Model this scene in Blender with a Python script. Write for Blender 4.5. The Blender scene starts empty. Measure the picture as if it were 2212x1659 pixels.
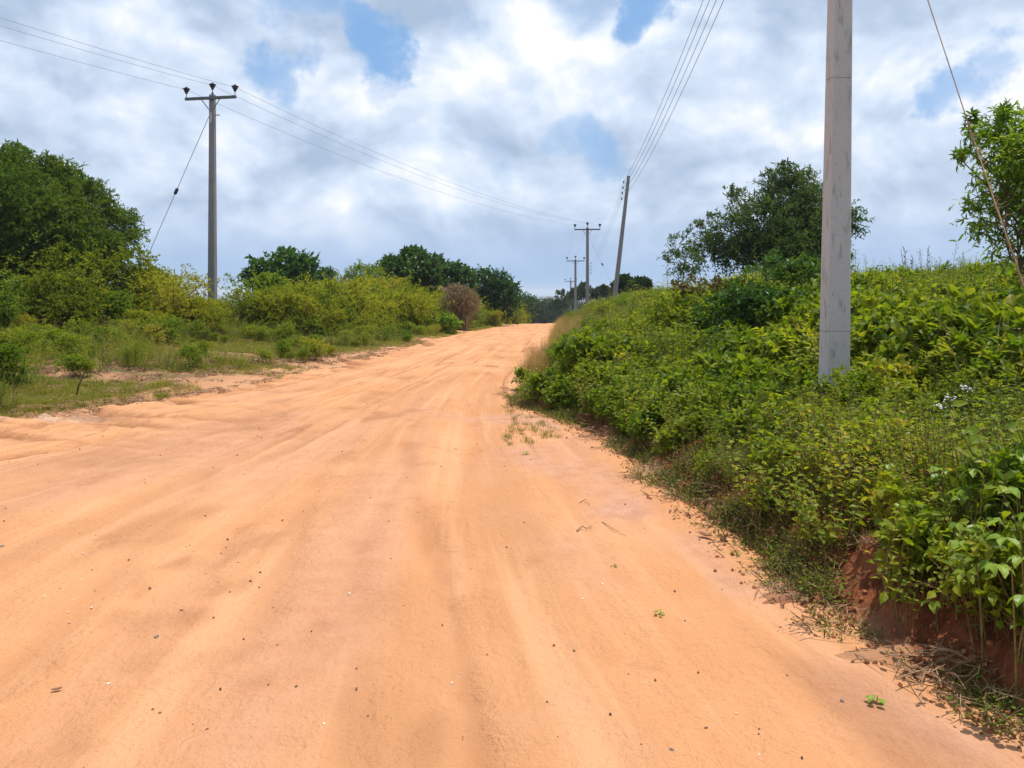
import bpy, math, random
import numpy as np
from mathutils import Vector, Matrix, Euler

R = math.radians
scene = bpy.context.scene
COL = scene.collection

# ------------------------------------------------------------------ camera
EYE = 1.6
FPX = 770.0                      # focal length in pixels of a 1024 wide frame
HOR = 292.6                      # row of the horizon in the 1024x768 frame
cam_d = bpy.data.cameras.new('camera')
cam = bpy.data.objects.new('camera', cam_d)
COL.objects.link(cam)
cam.location = (0, 0, EYE)
cam.rotation_euler = (R(90), 0, 0)
cam_d.sensor_width = 36.0
cam_d.lens = FPX / 1024 * 36.0
cam_d.shift_y = -(384 - HOR) / 1024
cam_d.clip_start = 0.05
cam_d.clip_end = 20000
scene.camera = cam

# ------------------------------------------------------------------ render
scene.render.engine = 'CYCLES'
scene.view_settings.view_transform = 'Standard'
scene.view_settings.look = 'None'
scene.view_settings.exposure = 0.22
scene.view_settings.gamma = 1.0
scene.view_settings.use_curve_mapping = False
cy = scene.cycles
cy.max_bounces = 7
cy.diffuse_bounces = 3
cy.glossy_bounces = 2
cy.transmission_bounces = 4
cy.volume_bounces = 0
cy.transparent_max_bounces = 6
cy.caustics_reflective = False
cy.caustics_refractive = False
cy.use_denoising = True
try:
    cy.denoiser = 'OPENIMAGEDENOISE'
    cy.denoising_input_passes = 'RGB_ALBEDO_NORMAL'
except Exception:
    pass

# ------------------------------------------------------------------ sun and sky
SUN_EL, SUN_AZ = 76.0, 62.0      # azimuth clockwise from the view direction (+Y)
SUNV = Vector((math.sin(R(SUN_AZ)) * math.cos(R(SUN_EL)), math.cos(R(SUN_AZ)) * math.cos(R(SUN_EL)), math.sin(R(SUN_EL))))
sun_d = bpy.data.lights.new('sun', 'SUN')
sun_d.energy = 5.0
sun_d.angle = R(0.55)
sun_d.color = (1.0, 0.955, 0.88)
sun = bpy.data.objects.new('sun', sun_d)
COL.objects.link(sun)
sun.rotation_euler = (-SUNV).to_track_quat('-Z', 'Y').to_euler()
sun.location = (0, 0, 30)


class NT:
    """small node-tree writer"""
    def __init__(self, tree):
        self.t = tree
        tree.nodes.clear()

    def n(self, typ, **kw):
        nd = self.t.nodes.new(typ)
        for k, v in kw.items():
            setattr(nd, k, v)
        return nd

    def l(self, a, b):
        self.t.links.new(a, b)

    def put(self, sock, v):
        if isinstance(v, bpy.types.NodeSocket):
            self.l(v, sock)
        else:
            if hasattr(sock, 'default_value'):
                try:
                    sock.default_value = v
                except Exception:
                    sock.default_value = tuple(v) + (1.0,)

    def math(self, op, a, b=0.0, c=0.0, clamp=False):
        nd = self.n('ShaderNodeMath', operation=op, use_clamp=clamp)
        self.put(nd.inputs[0], a); self.put(nd.inputs[1], b); self.put(nd.inputs[2], c)
        return nd.outputs[0]

    def vmath(self, op, a, b=(0, 0, 0), out=0):
        nd = self.n('ShaderNodeVectorMath', operation=op)
        self.put(nd.inputs[0], a); self.put(nd.inputs[1], b)
        return nd.outputs[out]

    def smooth(self, v, lo, hi, a=0.0, b=1.0):
        nd = self.n('ShaderNodeMapRange', interpolation_type='SMOOTHSTEP')
        self.put(nd.inputs['Value'], v)
        self.put(nd.inputs['From Min'], lo); self.put(nd.inputs['From Max'], hi)
        self.put(nd.inputs['To Min'], a); self.put(nd.inputs['To Max'], b)
        return nd.outputs[0]

    def noise(self, vec, scale, detail=4, rough=0.5, dist=0.0):
        nd = self.n('ShaderNodeTexNoise')
        nd.inputs['Scale'].default_value = scale
        nd.inputs['Detail'].default_value = detail
        nd.inputs['Roughness'].default_value = rough
        nd.inputs['Distortion'].default_value = dist
        if vec is not None:
            self.l(vec, nd.inputs['Vector'])
        return nd.outputs[0]

    def mix(self, f, a, b):
        nd = self.n('ShaderNodeMix', data_type='RGBA')
        self.put(nd.inputs[0], f)
        for i, v in ((6, a), (7, b)):
            if isinstance(v, bpy.types.NodeSocket):
                self.l(v, nd.inputs[i])
            else:
                nd.inputs[i].default_value = tuple(v) + (1.0,)
        return nd.outputs[2]

    def ramp(self, f, stops):
        nd = self.n('ShaderNodeValToRGB')
        e = nd.color_ramp.elements
        while len(e) < len(stops):
            e.new(0.5)
        for k, (p, c) in enumerate(stops):
            e[k].position = p
            e[k].color = tuple(c) + (1.0,)
        self.put(nd.inputs[0], f)
        return nd.outputs[0]


world = bpy.data.worlds.new('World')
scene.world = world
world.use_nodes = True
W = NT(world.node_tree)
SKY_STRENGTH = 0.1
sky = W.n('ShaderNodeTexSky', sky_type='NISHITA')
sky.sun_disc = False
sky.sun_elevation = R(SUN_EL)
sky.sun_rotation = R(SUN_AZ)
sky.altitude = 50
sky.air_density = 1.0
sky.dust_density = 0.6
sky.ozone_density = 1.5
geo_dir = W.vmath('NORMALIZE', W.n('ShaderNodeTexCoord').outputs['Generated'])
sep = W.n('ShaderNodeSeparateXYZ'); W.l(geo_dir, sep.inputs[0])
P0 = W.vmath('ADD', W.vmath('MULTIPLY', geo_dir, (2.3, 2.3, 3.3)), (4.4, 1.3, 2.2))      # heaps of cloud, flattened a little


def pixdir(px, py):
    return Vector(((px - 512) / FPX, 1.0, (HOR - py) / FPX)).normalized()


def warped(p, amt, sc):
    """shift a vector by noise, for ragged outlines"""
    nd = W.n('ShaderNodeTexNoise'); nd.inputs['Scale'].default_value = sc; nd.inputs['Detail'].default_value = 6; nd.inputs['Roughness'].default_value = .6
    W.l(p, nd.inputs['Vector'])
    v = W.vmath('SUBTRACT', nd.outputs['Color'], (.5, .5, .5))
    return W.vmath('ADD', p, W.vmath('MULTIPLY', v, (amt, amt, amt)))


def cloud_density(p):
    a = W.noise(p, 2.3, 8, 0.50, 0.3)
    b = W.noise(W.vmath('ADD', p, (17.0, 5.0, 2.0)), 1.1, 3, 0.5, 0.0)
    return W.math('ADD', W.math('MULTIPLY', a, 0.72), W.math('MULTIPLY', b, 0.28))


dens = cloud_density(P0)
dens2 = cloud_density(W.vmath('ADD', P0, (0.015, -0.01, 0.05)))
dens3 = cloud_density(W.vmath('ADD', P0, (0.03, -0.02, 0.16)))
# gaps of clear blue in the cloud cover, ragged
wd = W.vmath('NORMALIZE', warped(geo_dir, .22, 7.0))
gaps = None
for px, py, rad, amt in ((368, 50, 3.4, .92), (352, 18, 3.2, .8), (266, 80, 3.2, .70), (652, 0, 3.0, .9), (592, 150, 2.8, .60),
                         (566, 152, 2.2, .5), (508, 186, 2.2, .55), (966, 84, 3.2, .85), (998, 74, 2.6, .65), (300, -6, 3.4, .6), (382, 78, 2.2, .6)):
    dp = W.vmath('DOT_PRODUCT', wd, tuple(pixdir(px, py)), out=1)
    g = W.smooth(dp, math.cos(R(rad)), math.cos(R(rad * .12)), 0.0, amt)
    gaps = g if gaps is None else W.math('MAXIMUM', gaps, g)
thin = W.smooth(dens, 0.30, 0.42)                            # a few natural breaks of the cover
cover = W.math('MULTIPLY', W.math('SUBTRACT', 1.0, W.smooth(W.math('SUBTRACT', gaps, W.math('MULTIPLY', dens, 1.1)), -.45, .45)), W.math('ADD', .25, W.math('MULTIPLY', thin, .75)))
relief = W.math('SUBTRACT', dens, dens2)
relief2 = W.math('SUBTRACT', dens, dens3)
body_n = W.noise(W.vmath('ADD', P0, (3, 9, 1)), 1.7, 5, 0.5)
lit = W.math('ADD', W.math('MULTIPLY', relief, 2.0), W.math('MULTIPLY', relief2, 2.2))
lit = W.math('ADD', lit, W.math('ADD', .52, W.math('MULTIPLY', gaps, .10)))
lit = W.math('ADD', lit, W.math('MULTIPLY', W.math('SUBTRACT', body_n, 0.5), 1.15))
# rounded heads of the cumulus
for sc_, k_ in ((3.6, .44), (8.0, .30), (17.0, .14)):
    vo = W.n('ShaderNodeTexVoronoi', feature='SMOOTH_F1')
    vo.inputs['Scale'].default_value = sc_; vo.inputs['Smoothness'].default_value = .35
    W.l(warped(W.vmath('ADD', P0, (.4, .03, 0)), .30, 3.0), vo.inputs['Vector'])
    lit = W.math('ADD', lit, W.math('MULTIPLY', W.math('SUBTRACT', .42, vo.outputs['Distance']), k_))
lit = W.math('ADD', lit, 0.02, clamp=True)
K = 0.92 / SKY_STRENGTH
ccol = W.ramp(lit, [(0.0, (0.40 * K, 0.51 * K, 0.68 * K)), (0.30, (0.52 * K, 0.63 * K, 0.80 * K)),
                    (0.58, (0.66 * K, 0.765 * K, 0.92 * K)), (0.82, (0.83 * K, 0.89 * K, 0.985 * K)), (1.0, (0.99 * K, 1.0 * K, 1.04 * K))])
blue = W.mix(0.6, sky.outputs[0], (0.25 * K, 0.50 * K, 0.90 * K))
body = W.mix(cover, blue, ccol)
hz_f = W.smooth(sep.outputs[2], 0.01, 0.125, 0.96, 0.0)
hz_c = W.mix(W.smooth(sep.outputs[2], 0.0, 0.10), (0.335 * K, 0.50 * K, 0.745 * K), (0.42 * K, 0.555 * K, 0.79 * K))
body = W.mix(hz_f, body, hz_c)
bg = W.n('ShaderNodeBackground')
W.l(body, bg.inputs[0]); bg.inputs[1].default_value = SKY_STRENGTH
wo = W.n('ShaderNodeOutputWorld'); W.l(bg.outputs[0], wo.inputs[0])

# ------------------------------------------------------------------ noise in numpy
def _h(ix, iy, s):
    n = (ix.astype(np.int64) * 374761393 + iy.astype(np.int64) * 668265263 + s * 974634777) & 0xffffffff
    n = ((n ^ (n >> 13)) * 1274126177) & 0xffffffff
    return ((n ^ (n >> 16)) & 0xffff) / 65535.0


def vn(x, y, s=0):
    x = np.asarray(x, float); y = np.asarray(y, float)
    x, y = np.broadcast_arrays(x, y)
    x0 = np.floor(x); y0 = np.floor(y)
    fx = x - x0; fy = y - y0
    fx = fx * fx * (3 - 2 * fx); fy = fy * fy * (3 - 2 * fy)
    a = _h(x0, y0, s); b = _h(x0 + 1, y0, s); c = _h(x0, y0 + 1, s); d = _h(x0 + 1, y0 + 1, s)
    return (a * (1 - fx) + b * fx) * (1 - fy) + (c * (1 - fx) + d * fx) * fy


def fbm(x, y, s=0, o=4, g=0.5):
    v = 0; a = 1.0; t = 0
    for k in range(o):
        v = v + a * vn(x * 2 ** k, y * 2 ** k, s + k * 7); t += a; a *= g
    return v / t


def ss(a, b, x):
    t = np.clip((np.asarray(x, float) - a) / (b - a), 0, 1)
    return t * t * (3 - 2 * t)


# ------------------------------------------------------------------ the lie of the land
def base_z(Y):
    return np.interp(Y, [-60, 0, 9, 18, 24, 31, 40, 50, 66, 85, 92, 105, 150, 220, 400, 1000, 3000, 9000],
                     [0, 0, -.01, -.09, -.15, -.26, -.47, -.76, -1.2, -1.82, -2.15, -3.1, -6.2, -10, -14, -18, -22, -40])


def x_right(Y):   # foot of the bank on the right
    v = np.interp(Y, [-60, 0, 2.2, 2.87, 4.77, 7.04, 9.2, 10.0, 10.8, 12.5, 14.5, 17.5, 24.6, 31, 50, 85, 100, 130, 170, 400],
                  [9, 3.2, 2.2, 1.9, 1.5, 1.2, .85, .55, .12, -.02, .12, .5, 1.1, 1.6, 2.8, 5.1, 5.0, 1.5, -6, -60])
    return v + (fbm(Y * .9, 3.1, 5, 3) - .5) * .34


def x_left(Y):
    v = np.interp(Y, [-60, 0, 5, 9.75, 11.2, 13.8, 17.9, 31, 50, 85, 100, 130, 170, 400],
                  [-18, -11.5, -9.2, -6.6, -5.6, -4.7, -4.1, -2.9, -1.7, 1.3, 0.6, -4, -13, -70])
    return v + (fbm(Y * .7, 8.1, 9, 3) - .5) * .45


def ground_z(X, Y):
    X = np.asarray(X, float); Y = np.asarray(Y, float)
    z = base_z(Y)
    dr = X - x_right(Y)
    dl = x_left(Y) - X
    cut = np.interp(Y, [0, 3, 6, 9, 12, 16, 30], [.28, .30, .27, .15, .08, .10, .25])
    jag = .75 + .5 * fbm(X * 2.5, Y * 2.5, 31, 3)
    far = 1 - ss(50, 130, Y) * .6
    z = z + cut * jag * ss(.0, .42, dr) + far * (.85 * ss(.2, 5.2, dr) + .55 * ss(5, 15, dr))
    z = z + .06 * ss(0, .8, dl) + .16 * ss(1.0, 3.5, dl) * (fbm(X * .5, Y * .5, 77, 2)) + .45 * ss(3.5, 11, dl)
    z = z + ss(-.15, .1, dr) * (1 - ss(.5, 1.0, dr)) * ((fbm(X * 9, Y * 9, 33, 3) - .5) * .14 + (fbm(X * 3, Y * 3, 34, 2) - .5) * .16)
    out = np.clip(np.maximum(dr, dl), 0, 3) / 3
    z = z + out * ((fbm(X * .9, Y * .9, 3, 4) - .5) * .22 + (fbm(X * .12, Y * .12, 13, 2) - .5) * .3)
    return z


def gz(x, y):
    return float(ground_z(x, y))


HAZE = 0.0003                   # density of the air, per metre
S = 1024 / 2212.0                # the photograph was measured in a 2212 wide view


def P(dx, dy, Y):
    return Vector(((dx * S - 512) / FPX * Y, Y, EYE + (HOR - dy * S) / FPX * Y))


def on_ground(dx, dy):
    """the point of the ground that the photograph shows at this place"""
    Y = np.geomspace(1.5, 160, 1500)
    X = (dx * S - 512) / FPX * Y
    Z = EYE + (HOR - dy * S) / FPX * Y
    k = np.argmax(Z < ground_z(X, Y))
    return Vector((X[k], Y[k], float(ground_z(X[k], Y[k]))))


# ------------------------------------------------------------------ meshes
class Geo:
    def __init__(self):
        self.V = []; self.T = []; self.M = []; self.C = []; self.n = 0

    def add(self, V, T, mat=0, tint=0.5):
        V = np.asarray(V, float).reshape(-1, 3); T = np.asarray(T, int).reshape(-1, 3)
        self.V.append(V); self.T.append(T + self.n); self.n += len(V)
        self.M.append(np.full(len(T), mat)); self.C.append(np.broadcast_to(np.asarray(tint, float), (len(V),)))

    def build(self, name, mats, parent=None, smooth=False, link=True):
        me = mesh_data(name, np.concatenate(self.V), np.concatenate(self.T), mats, np.concatenate(self.M), np.concatenate(self.C), smooth)
        return obj(name, me, parent, link)


def mesh_data(name, V, T, mats, mi=None, tint=None, smooth=False, extra=None, uv=None):
    me = bpy.data.meshes.new(name)
    V = np.ascontiguousarray(V, np.float32); T = np.ascontiguousarray(T, np.int32)
    k = T.shape[1]
    me.vertices.add(len(V)); me.vertices.foreach_set('co', V.ravel())
    me.loops.add(T.size); me.loops.foreach_set('vertex_index', T.ravel())
    me.polygons.add(len(T))
    me.polygons.foreach_set('loop_start', np.arange(0, T.size, k, dtype=np.int32))
    for m in (mats if isinstance(mats, (list, tuple)) else [mats]):
        me.materials.append(m)
    if mi is not None:
        me.polygons.foreach_set('material_index', np.ascontiguousarray(mi, np.int32))
    me.update(calc_edges=True)
    if tint is not None:
        a = me.attributes.new('tint', 'FLOAT', 'POINT'); a.data.foreach_set('value', np.ascontiguousarray(tint, np.float32))
    for nm, arr in (extra or {}).items():
        a = me.attributes.new(nm, 'FLOAT', 'POINT'); a.data.foreach_set('value', np.ascontiguousarray(arr, np.float32))
    if uv is not None:
        u = me.uv_layers.new(name='UVMap')
        u.data.foreach_set('uv', np.ascontiguousarray(uv[T.ravel()], np.float32).ravel())
    me.polygons.foreach_set('use_smooth', np.full(len(T), bool(smooth)))
    me.validate()
    return me


def obj(name, me, parent=None, link=True):
    o = bpy.data.objects.new(name, me)
    if link:
        COL.objects.link(o)
    if parent is not None:
        o.parent = parent
    return o


def tag(o, label=None, cat=None, group=None, kind=None):
    for k, v in (('label', label), ('category', cat), ('group', group), ('kind', kind)):
        if v:
            o[k] = v
    return o


def thing(name, label, cat, loc=(0, 0, 0), rz=0.0, group=None):
    o = bpy.data.objects.new(name, None)
    COL.objects.link(o)
    o.empty_display_size = 0.2
    o.location = loc; o.rotation_euler = (0, 0, rz)
    return tag(o, label, cat, group)


def copy_thing(src, loc, rz=0.0, sc=1.0, label=None, group=None):
    r = src.copy(); COL.objects.link(r)
    r.location = loc; r.rotation_euler = (0, 0, rz); r.scale = (sc, sc, sc) if not isinstance(sc, tuple) else sc
    if label: r['label'] = label
    if group: r['group'] = group
    for ch in src.children:
        c = ch.copy(); COL.objects.link(c); c.parent = r
        for g in ch.children:
            d = g.copy(); COL.objects.link(d); d.parent = c
    return r


def unit(a):
    return a / np.maximum(np.linalg.norm(a, axis=-1, keepdims=True), 1e-9)


def tube(pts, rad, sides=6, cap=True):
    pts = np.asarray([tuple(p) for p in pts], float); n = len(pts)
    rad = np.broadcast_to(np.asarray(rad, float), (n,))
    tan = unit(np.gradient(pts, axis=0))
    up = np.array([0, 0, 1.0]) if abs(tan[:, 2]).mean() < .8 else np.array([0, 1.0, 0])
    a = unit(np.cross(tan, up)); b = np.cross(a, tan)
    ang = np.arange(sides) / sides * 2 * math.pi
    V = pts[:, None] + rad[:, None, None] * (np.cos(ang)[None, :, None] * a[:, None] + np.sin(ang)[None, :, None] * b[:, None])
    V = V.reshape(-1, 3); T = []
    for i in range(n - 1):
        for j in range(sides):
            p, q = i * sides + j, i * sides + (j + 1) % sides
            T += [(p, q, q + sides), (p, q + sides, p + sides)]
    if cap:
        for j in range(1, sides - 1):
            T.append((0, j + 1, j)); o = (n - 1) * sides; T.append((o, o + j, o + j + 1))
    return V, np.array(T)


def lathe(prof, sides=14):
    V = []; T = []
    n = len(prof)
    for r, z in prof:
        for j in range(sides):
            t = j / sides * 2 * math.pi
            V.append((r * math.cos(t), r * math.sin(t), z))
    for i in range(n - 1):
        for j in range(sides):
            p, q = i * sides + j, i * sides + (j + 1) % sides
            T += [(p, q, q + sides), (p, q + sides, p + sides)]
    for j in range(1, sides - 1):
        T.append((0, j + 1, j)); o = (n - 1) * sides; T.append((o, o + j, o + j + 1))
    return np.array(V), np.array(T)


def prism(sec0, sec1, nz=1):
    """closed prism between two polygons (same count)"""
    a = np.asarray(sec0, float); b = np.asarray(sec1, float); n = len(a)
    rings = [a + (b - a) * k / nz for k in range(nz + 1)]
    V = np.concatenate(rings); T = []
    for i in range(nz):
        for j in range(n):
            p, q = i * n + j, i * n + (j + 1) % n
            T += [(p, q, q + n), (p, q + n, p + n)]
    for j in range(1, n - 1):
        T.append((0, j + 1, j)); o = nz * n; T.append((o, o + j, o + j + 1))
    return V, np.array(T)


def rect(w, d, z, cx=0, cy=0, bev=0.012):
    x, y = w / 2, d / 2
    return [(cx - x + bev, cy - y, z), (cx + x - bev, cy - y, z), (cx + x, cy - y + bev, z), (cx + x, cy + y - bev, z),
            (cx + x - bev, cy + y, z), (cx - x + bev, cy + y, z), (cx - x, cy + y - bev, z), (cx - x, cy - y + bev, z)]


def box(c, s):
    x, y, z = s
    sec = [(c[0] - x / 2, c[1] - y / 2, c[2] - z / 2), (c[0] + x / 2, c[1] - y / 2, c[2] - z / 2), (c[0] + x / 2, c[1] + y / 2, c[2] - z / 2), (c[0] - x / 2, c[1] + y / 2, c[2] - z / 2)]
    return prism(sec, [(p[0], p[1], p[2] + z) for p in sec])


# ------------------------------------------------------------------ materials
def newmat(name):
    m = bpy.data.materials.new(name); m.use_nodes = True
    return m, NT(m.node_tree)


def attr(N, name):
    a = N.n('ShaderNodeAttribute'); a.attribute_name = name
    return a.outputs['Fac']


def finish(N, col, rough=0.8, spec=0.2, bump=None, bd=0.02, bs=0.5):
    b = N.n('ShaderNodeBsdfPrincipled')
    N.put(b.inputs['Base Color'], col)
    N.put(b.inputs['Roughness'], rough)
    b.inputs['Specular IOR Level'].default_value = spec
    if bump is not None:
        bn = N.n('ShaderNodeBump'); bn.inputs['Strength'].default_value = bs; bn.inputs['Distance'].default_value = bd
        N.l(bump, bn.inputs['Height']); N.l(bn.outputs[0], b.inputs['Normal'])
    o = N.n('ShaderNodeOutputMaterial'); N.l(b.outputs[0], o.inputs[0])
    return b


def leafmat(name, stops, trans=0.32, rough=0.5, spec=0.3, patch=0.5, wn=1.0, obj_rand=0.35, tint=0.7, tboost=1.5):
    m, N = newmat(name)
    pos = N.n('ShaderNodeNewGeometry').outputs['Position']
    nz = N.noise(pos, patch, 3, 0.55)
    rnd = N.n('ShaderNodeObjectInfo').outputs['Random']
    f = N.math('ADD', 0.5, N.math('MULTIPLY', N.math('SUBTRACT', attr(N, 'tint'), 0.5), tint))
    f = N.math('ADD', f, N.math('MULTIPLY', N.math('SUBTRACT', nz, 0.5), wn * 1.6))
    f = N.math('ADD', f, N.math('MULTIPLY', N.math('SUBTRACT', rnd, 0.5), obj_rand), clamp=True)
    c = N.ramp(f, stops)
    b = N.n('ShaderNodeBsdfPrincipled')
    N.l(c, b.inputs['Base Color']); b.inputs['Roughness'].default_value = rough; b.inputs['Specular IOR Level'].default_value = spec * .55
    tr = N.n('ShaderNodeBsdfTranslucent')
    tc = N.mix(1.0, c, c)
    mul = N.n('ShaderNodeMix', data_type='RGBA', blend_type='MULTIPLY'); mul.inputs[0].default_value = 1.0
    N.l(c, mul.inputs[6]); mul.inputs[7].default_value = (1.25 * tboost, 1.2 * tboost, 0.55 * tboost, 1)
    N.l(mul.outputs[2], tr.inputs[0])
    mx = N.n('ShaderNodeMixShader'); mx.inputs[0].default_value = trans
    N.l(b.outputs[0], mx.inputs[1]); N.l(tr.outputs[0], mx.inputs[2])
    o = N.n('ShaderNodeOutputMaterial'); N.l(mx.outputs[0], o.inputs[0])
    return m


# sand of the road
def sand_colour(N, pos, uvs):
    a = N.noise(pos, 0.55, 5, 0.6)
    c = N.mix(N.smooth(a, .35, .68), (.475, .222, .100), (.535, .266, .130))
    st = N.noise(uvs, 1.0, 6, 0.6, 0.0)                         # drawn out along the wheel tracks
    c = N.mix(N.smooth(st, .44, .62, 0, .55), c, (.385, .182, .084))
    st2 = N.noise(N.vmath('MULTIPLY', uvs, (2.6, 1.6, 1)), 1.0, 5, 0.6, 0.0)
    c = N.mix(N.smooth(st2, .48, .66, 0, .6), c, (.59, .308, .160))
    bl = N.noise(pos, 1.7, 6, 0.7, 0.4)
    c = N.mix(N.smooth(bl, .56, .74, 0, .5), c, (.30, .140, .066))
    fine = N.noise(pos, 60, 3, 0.7)
    c = N.mix(N.smooth(fine, .58, .78, 0, .28), c, (.34, .15, .07))
    c = N.mix(N.smooth(N.noise(pos, 150, 2, 0.6), .66, .8, 0, .25), c, (.85, .55, .35))
    return c


M = {}
m, N = newmat('road_sand')
pos = N.n('ShaderNodeNewGeometry').outputs['Position']
uvm = N.n('ShaderNodeUVMap'); uvm.uv_map = 'UVMap'
uvs = N.vmath('MULTIPLY', uvm.outputs[0], (2.4, 0.12, 1.0))
c = sand_colour(N, pos, uvs)
pk = N.mix(N.smooth(N.noise(pos, 5, 5, .65), .35, .7), (.47, .255, .165), (.39, .195, .118))
c = N.mix(attr(N, 'pink'), c, pk)
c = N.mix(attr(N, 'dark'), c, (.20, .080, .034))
c = N.mix(attr(N, 'pale'), c, (.55, .40, .29))
bmp = N.math('ADD', N.math('MULTIPLY', N.noise(pos, 28, 5, .7), .6), N.math('MULTIPLY', N.noise(pos, 7, 4, .6), .8))
bmp = N.math('ADD', bmp, N.math('MULTIPLY', N.noise(N.vmath('MULTIPLY', uvm.outputs[0], (9, 1.1, 1)), 1.0, 4, .6), .9))
finish(N, c, 0.92, 0.12, bmp, 0.045, 0.8)
M['road'] = m

m, N = newmat('ground_soil')
pos = N.n('ShaderNodeNewGeometry').outputs['Position']
uv0 = N.vmath('MULTIPLY', pos, (1.5, .6, 1))
sandc = N.mix(N.smooth(N.noise(pos, .8, 5, .6), .3, .7), (.45, .225, .115), (.51, .275, .150))
vergec = N.mix(N.smooth(N.noise(pos, 1.9, 6, .65), .40, .62), (.36, .185, .105), (.15, .125, .05))
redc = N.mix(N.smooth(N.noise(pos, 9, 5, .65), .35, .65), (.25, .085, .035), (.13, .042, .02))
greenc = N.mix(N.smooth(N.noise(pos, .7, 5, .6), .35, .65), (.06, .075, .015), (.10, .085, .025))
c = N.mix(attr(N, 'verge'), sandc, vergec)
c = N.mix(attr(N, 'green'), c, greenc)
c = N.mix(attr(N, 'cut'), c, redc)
bmp = N.math('ADD', N.noise(pos, 22, 6, .7), N.noise(pos, 5, 5, .65))
finish(N, c, 0.95, 0.1, bmp, 0.06, 0.8)
M['ground'] = m


def concrete(name, c0, c1, dark, spots=1.0):
    m, N = newmat(name)
    co = N.n('ShaderNodeTexCoord').outputs['Object']
    c = N.mix(N.noise(co, 2.2, 5, .6), c0, c1)
    c = N.mix(N.smooth(N.noise(N.vmath('MULTIPLY', co, (5, 5, 1.3)), 2.4, 6, .7), .52, .70, 0, .55 * spots), c, dark)
    c = N.mix(N.smooth(N.noise(co, 30, 4, .75), .58, .72, 0, .55 * spots), c, dark)
    finish(N, c, .85, .2, N.noise(co, 55, 4, .7), .006, .5)
    return m


def plain(name, col, rough=.6, spec=.3, var=.25, sc=6.0, metal=0):
    m, N = newmat(name)
    co = N.n('ShaderNodeTexCoord').outputs['Object']
    c = N.mix(N.smooth(N.noise(co, sc, 5, .65), .3, .7), tuple(v * (1 - var) for v in col), tuple(min(1, v * (1 + var)) for v in col))
    b = finish(N, c, rough, spec, N.noise(co, sc * 6, 3, .6), .004, .4)
    b.inputs['Metallic'].default_value = metal
    return m


M['pole_big'] = concrete('weathered_concrete', (.40, .39, .385), (.53, .515, .505), (.17, .16, .155), 1.3)
M['pole_grey'] = concrete('grey_concrete', (.20, .19, .195), (.27, .26, .26), (.10, .10, .11), .7)
M['steel'] = plain('galvanised_steel', (.10, .105, .12), .5, .4, .3, 9)
M['porcelain'] = plain('dark_porcelain', (.018, .02, .04), .25, .5, .2)
M['wire'] = plain('aluminium_wire', (.22, .225, .245), .55, .4, .2)
M['guy'] = plain('rusty_guy_wire', (.34, .22, .13), .7, .3, .4, 3)
M['bark'] = plain('bark', (.13, .095, .065), .9, .15, .45, 9)
M['stem'] = plain('weed_stem', (.17, .135, .05), .8, .15, .5, 12)
M['twig'] = plain('dry_twig', (.27, .17, .10), .9, .1, .5, 14)
M['stone_dark'] = plain('dark_stone', (.13, .075, .05), .8, .25, .4, 40)
M['stone_pale'] = plain('pale_stone', (.62, .50, .40), .8, .25, .2, 40)
M['stone_blue'] = plain('slate_stone', (.115, .105, .10), .7, .3, .3, 40)
M['dark_wood'] = plain('dark_wood', (.055, .035, .025), .9, .1, .4, 20)
M['clod'] = plain('red_clod', (.27, .10, .045), .95, .1, .35, 25)
M['dead_leaf'] = plain('dead_leaf', (.22, .11, .06), .85, .2, .4, 20)
M['flower'] = plain('white_flower', (.72, .70, .66), .7, .2, .1, 20)

M['weed'] = leafmat('weed_leaf', [(0, (.040, .085, .005)), (.32, (.090, .145, .008)), (.6, (.160, .205, .012)), (.85, (.23, .235, .018)), (1, (.27, .20, .045))], .45, .45, .3, .7, .8, .35, .7, 1.65)
M['weed2'] = leafmat('herb_leaf', [(0, (.040, .085, .006)), (.4, (.095, .155, .009)), (.75, (.165, .205, .014)), (1, (.23, .225, .03))], .43, .5, .3, .5, .8, .35, .7, 1.5)
M['bean'] = leafmat('broad_leaf', [(0, (.085, .16, .010)), (.5, (.15, .24, .018)), (1, (.22, .28, .03))], .30, .42, .4, .9, .4)
M['grass'] = leafmat('grass_blade', [(0, (.085, .12, .010)), (.4, (.155, .18, .020)), (.7, (.22, .19, .045)), (1, (.28, .20, .085))], .36, .6, .2, .45, 1.0)
M['drygrass'] = leafmat('dry_grass', [(0, (.20, .15, .06)), (.5, (.28, .19, .085)), (1, (.36, .26, .14))], .25, .7, .15, .8, .5)
M['hedge'] = leafmat('hedge_leaf', [(0, (.060, .090, .006)), (.3, (.130, .160, .009)), (.6, (.205, .215, .015)), (.85, (.225, .222, .020)), (1, (.235, .205, .035))], .46, .5, .25, .7, .9, .6, .8, 1.8)
M['hedgegreen'] = leafmat('bush_leaf', [(0, (.045, .095, .006)), (.5, (.110, .175, .010)), (1, (.185, .225, .016))], .38, .5, .25, .5, .6, .4)
M['darktree'] = leafmat('dark_glossy_leaf', [(0, (.014, .042, .008)), (.5, (.036, .092, .014)), (1, (.080, .145, .022))], .28, .4, .4, .5, .5, .3, .9)
M['acacia'] = leafmat('feathery_leaf', [(0, (.026, .060, .008)), (.5, (.065, .120, .012)), (1, (.140, .180, .022))], .34, .55, .25, .45, .6, .3)
M['greytree'] = leafmat('dusty_leaf', [(0, (.032, .060, .018)), (.5, (.075, .120, .034)), (1, (.15, .185, .06))], .34, .6, .25, .6, .5, .3)
M['neem'] = leafmat('neem_leaf', [(0, (.045, .10, .020)), (.45, (.14, .23, .020)), (1, (.30, .36, .03))], .45, .45, .35, .9, .9, .2)
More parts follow.
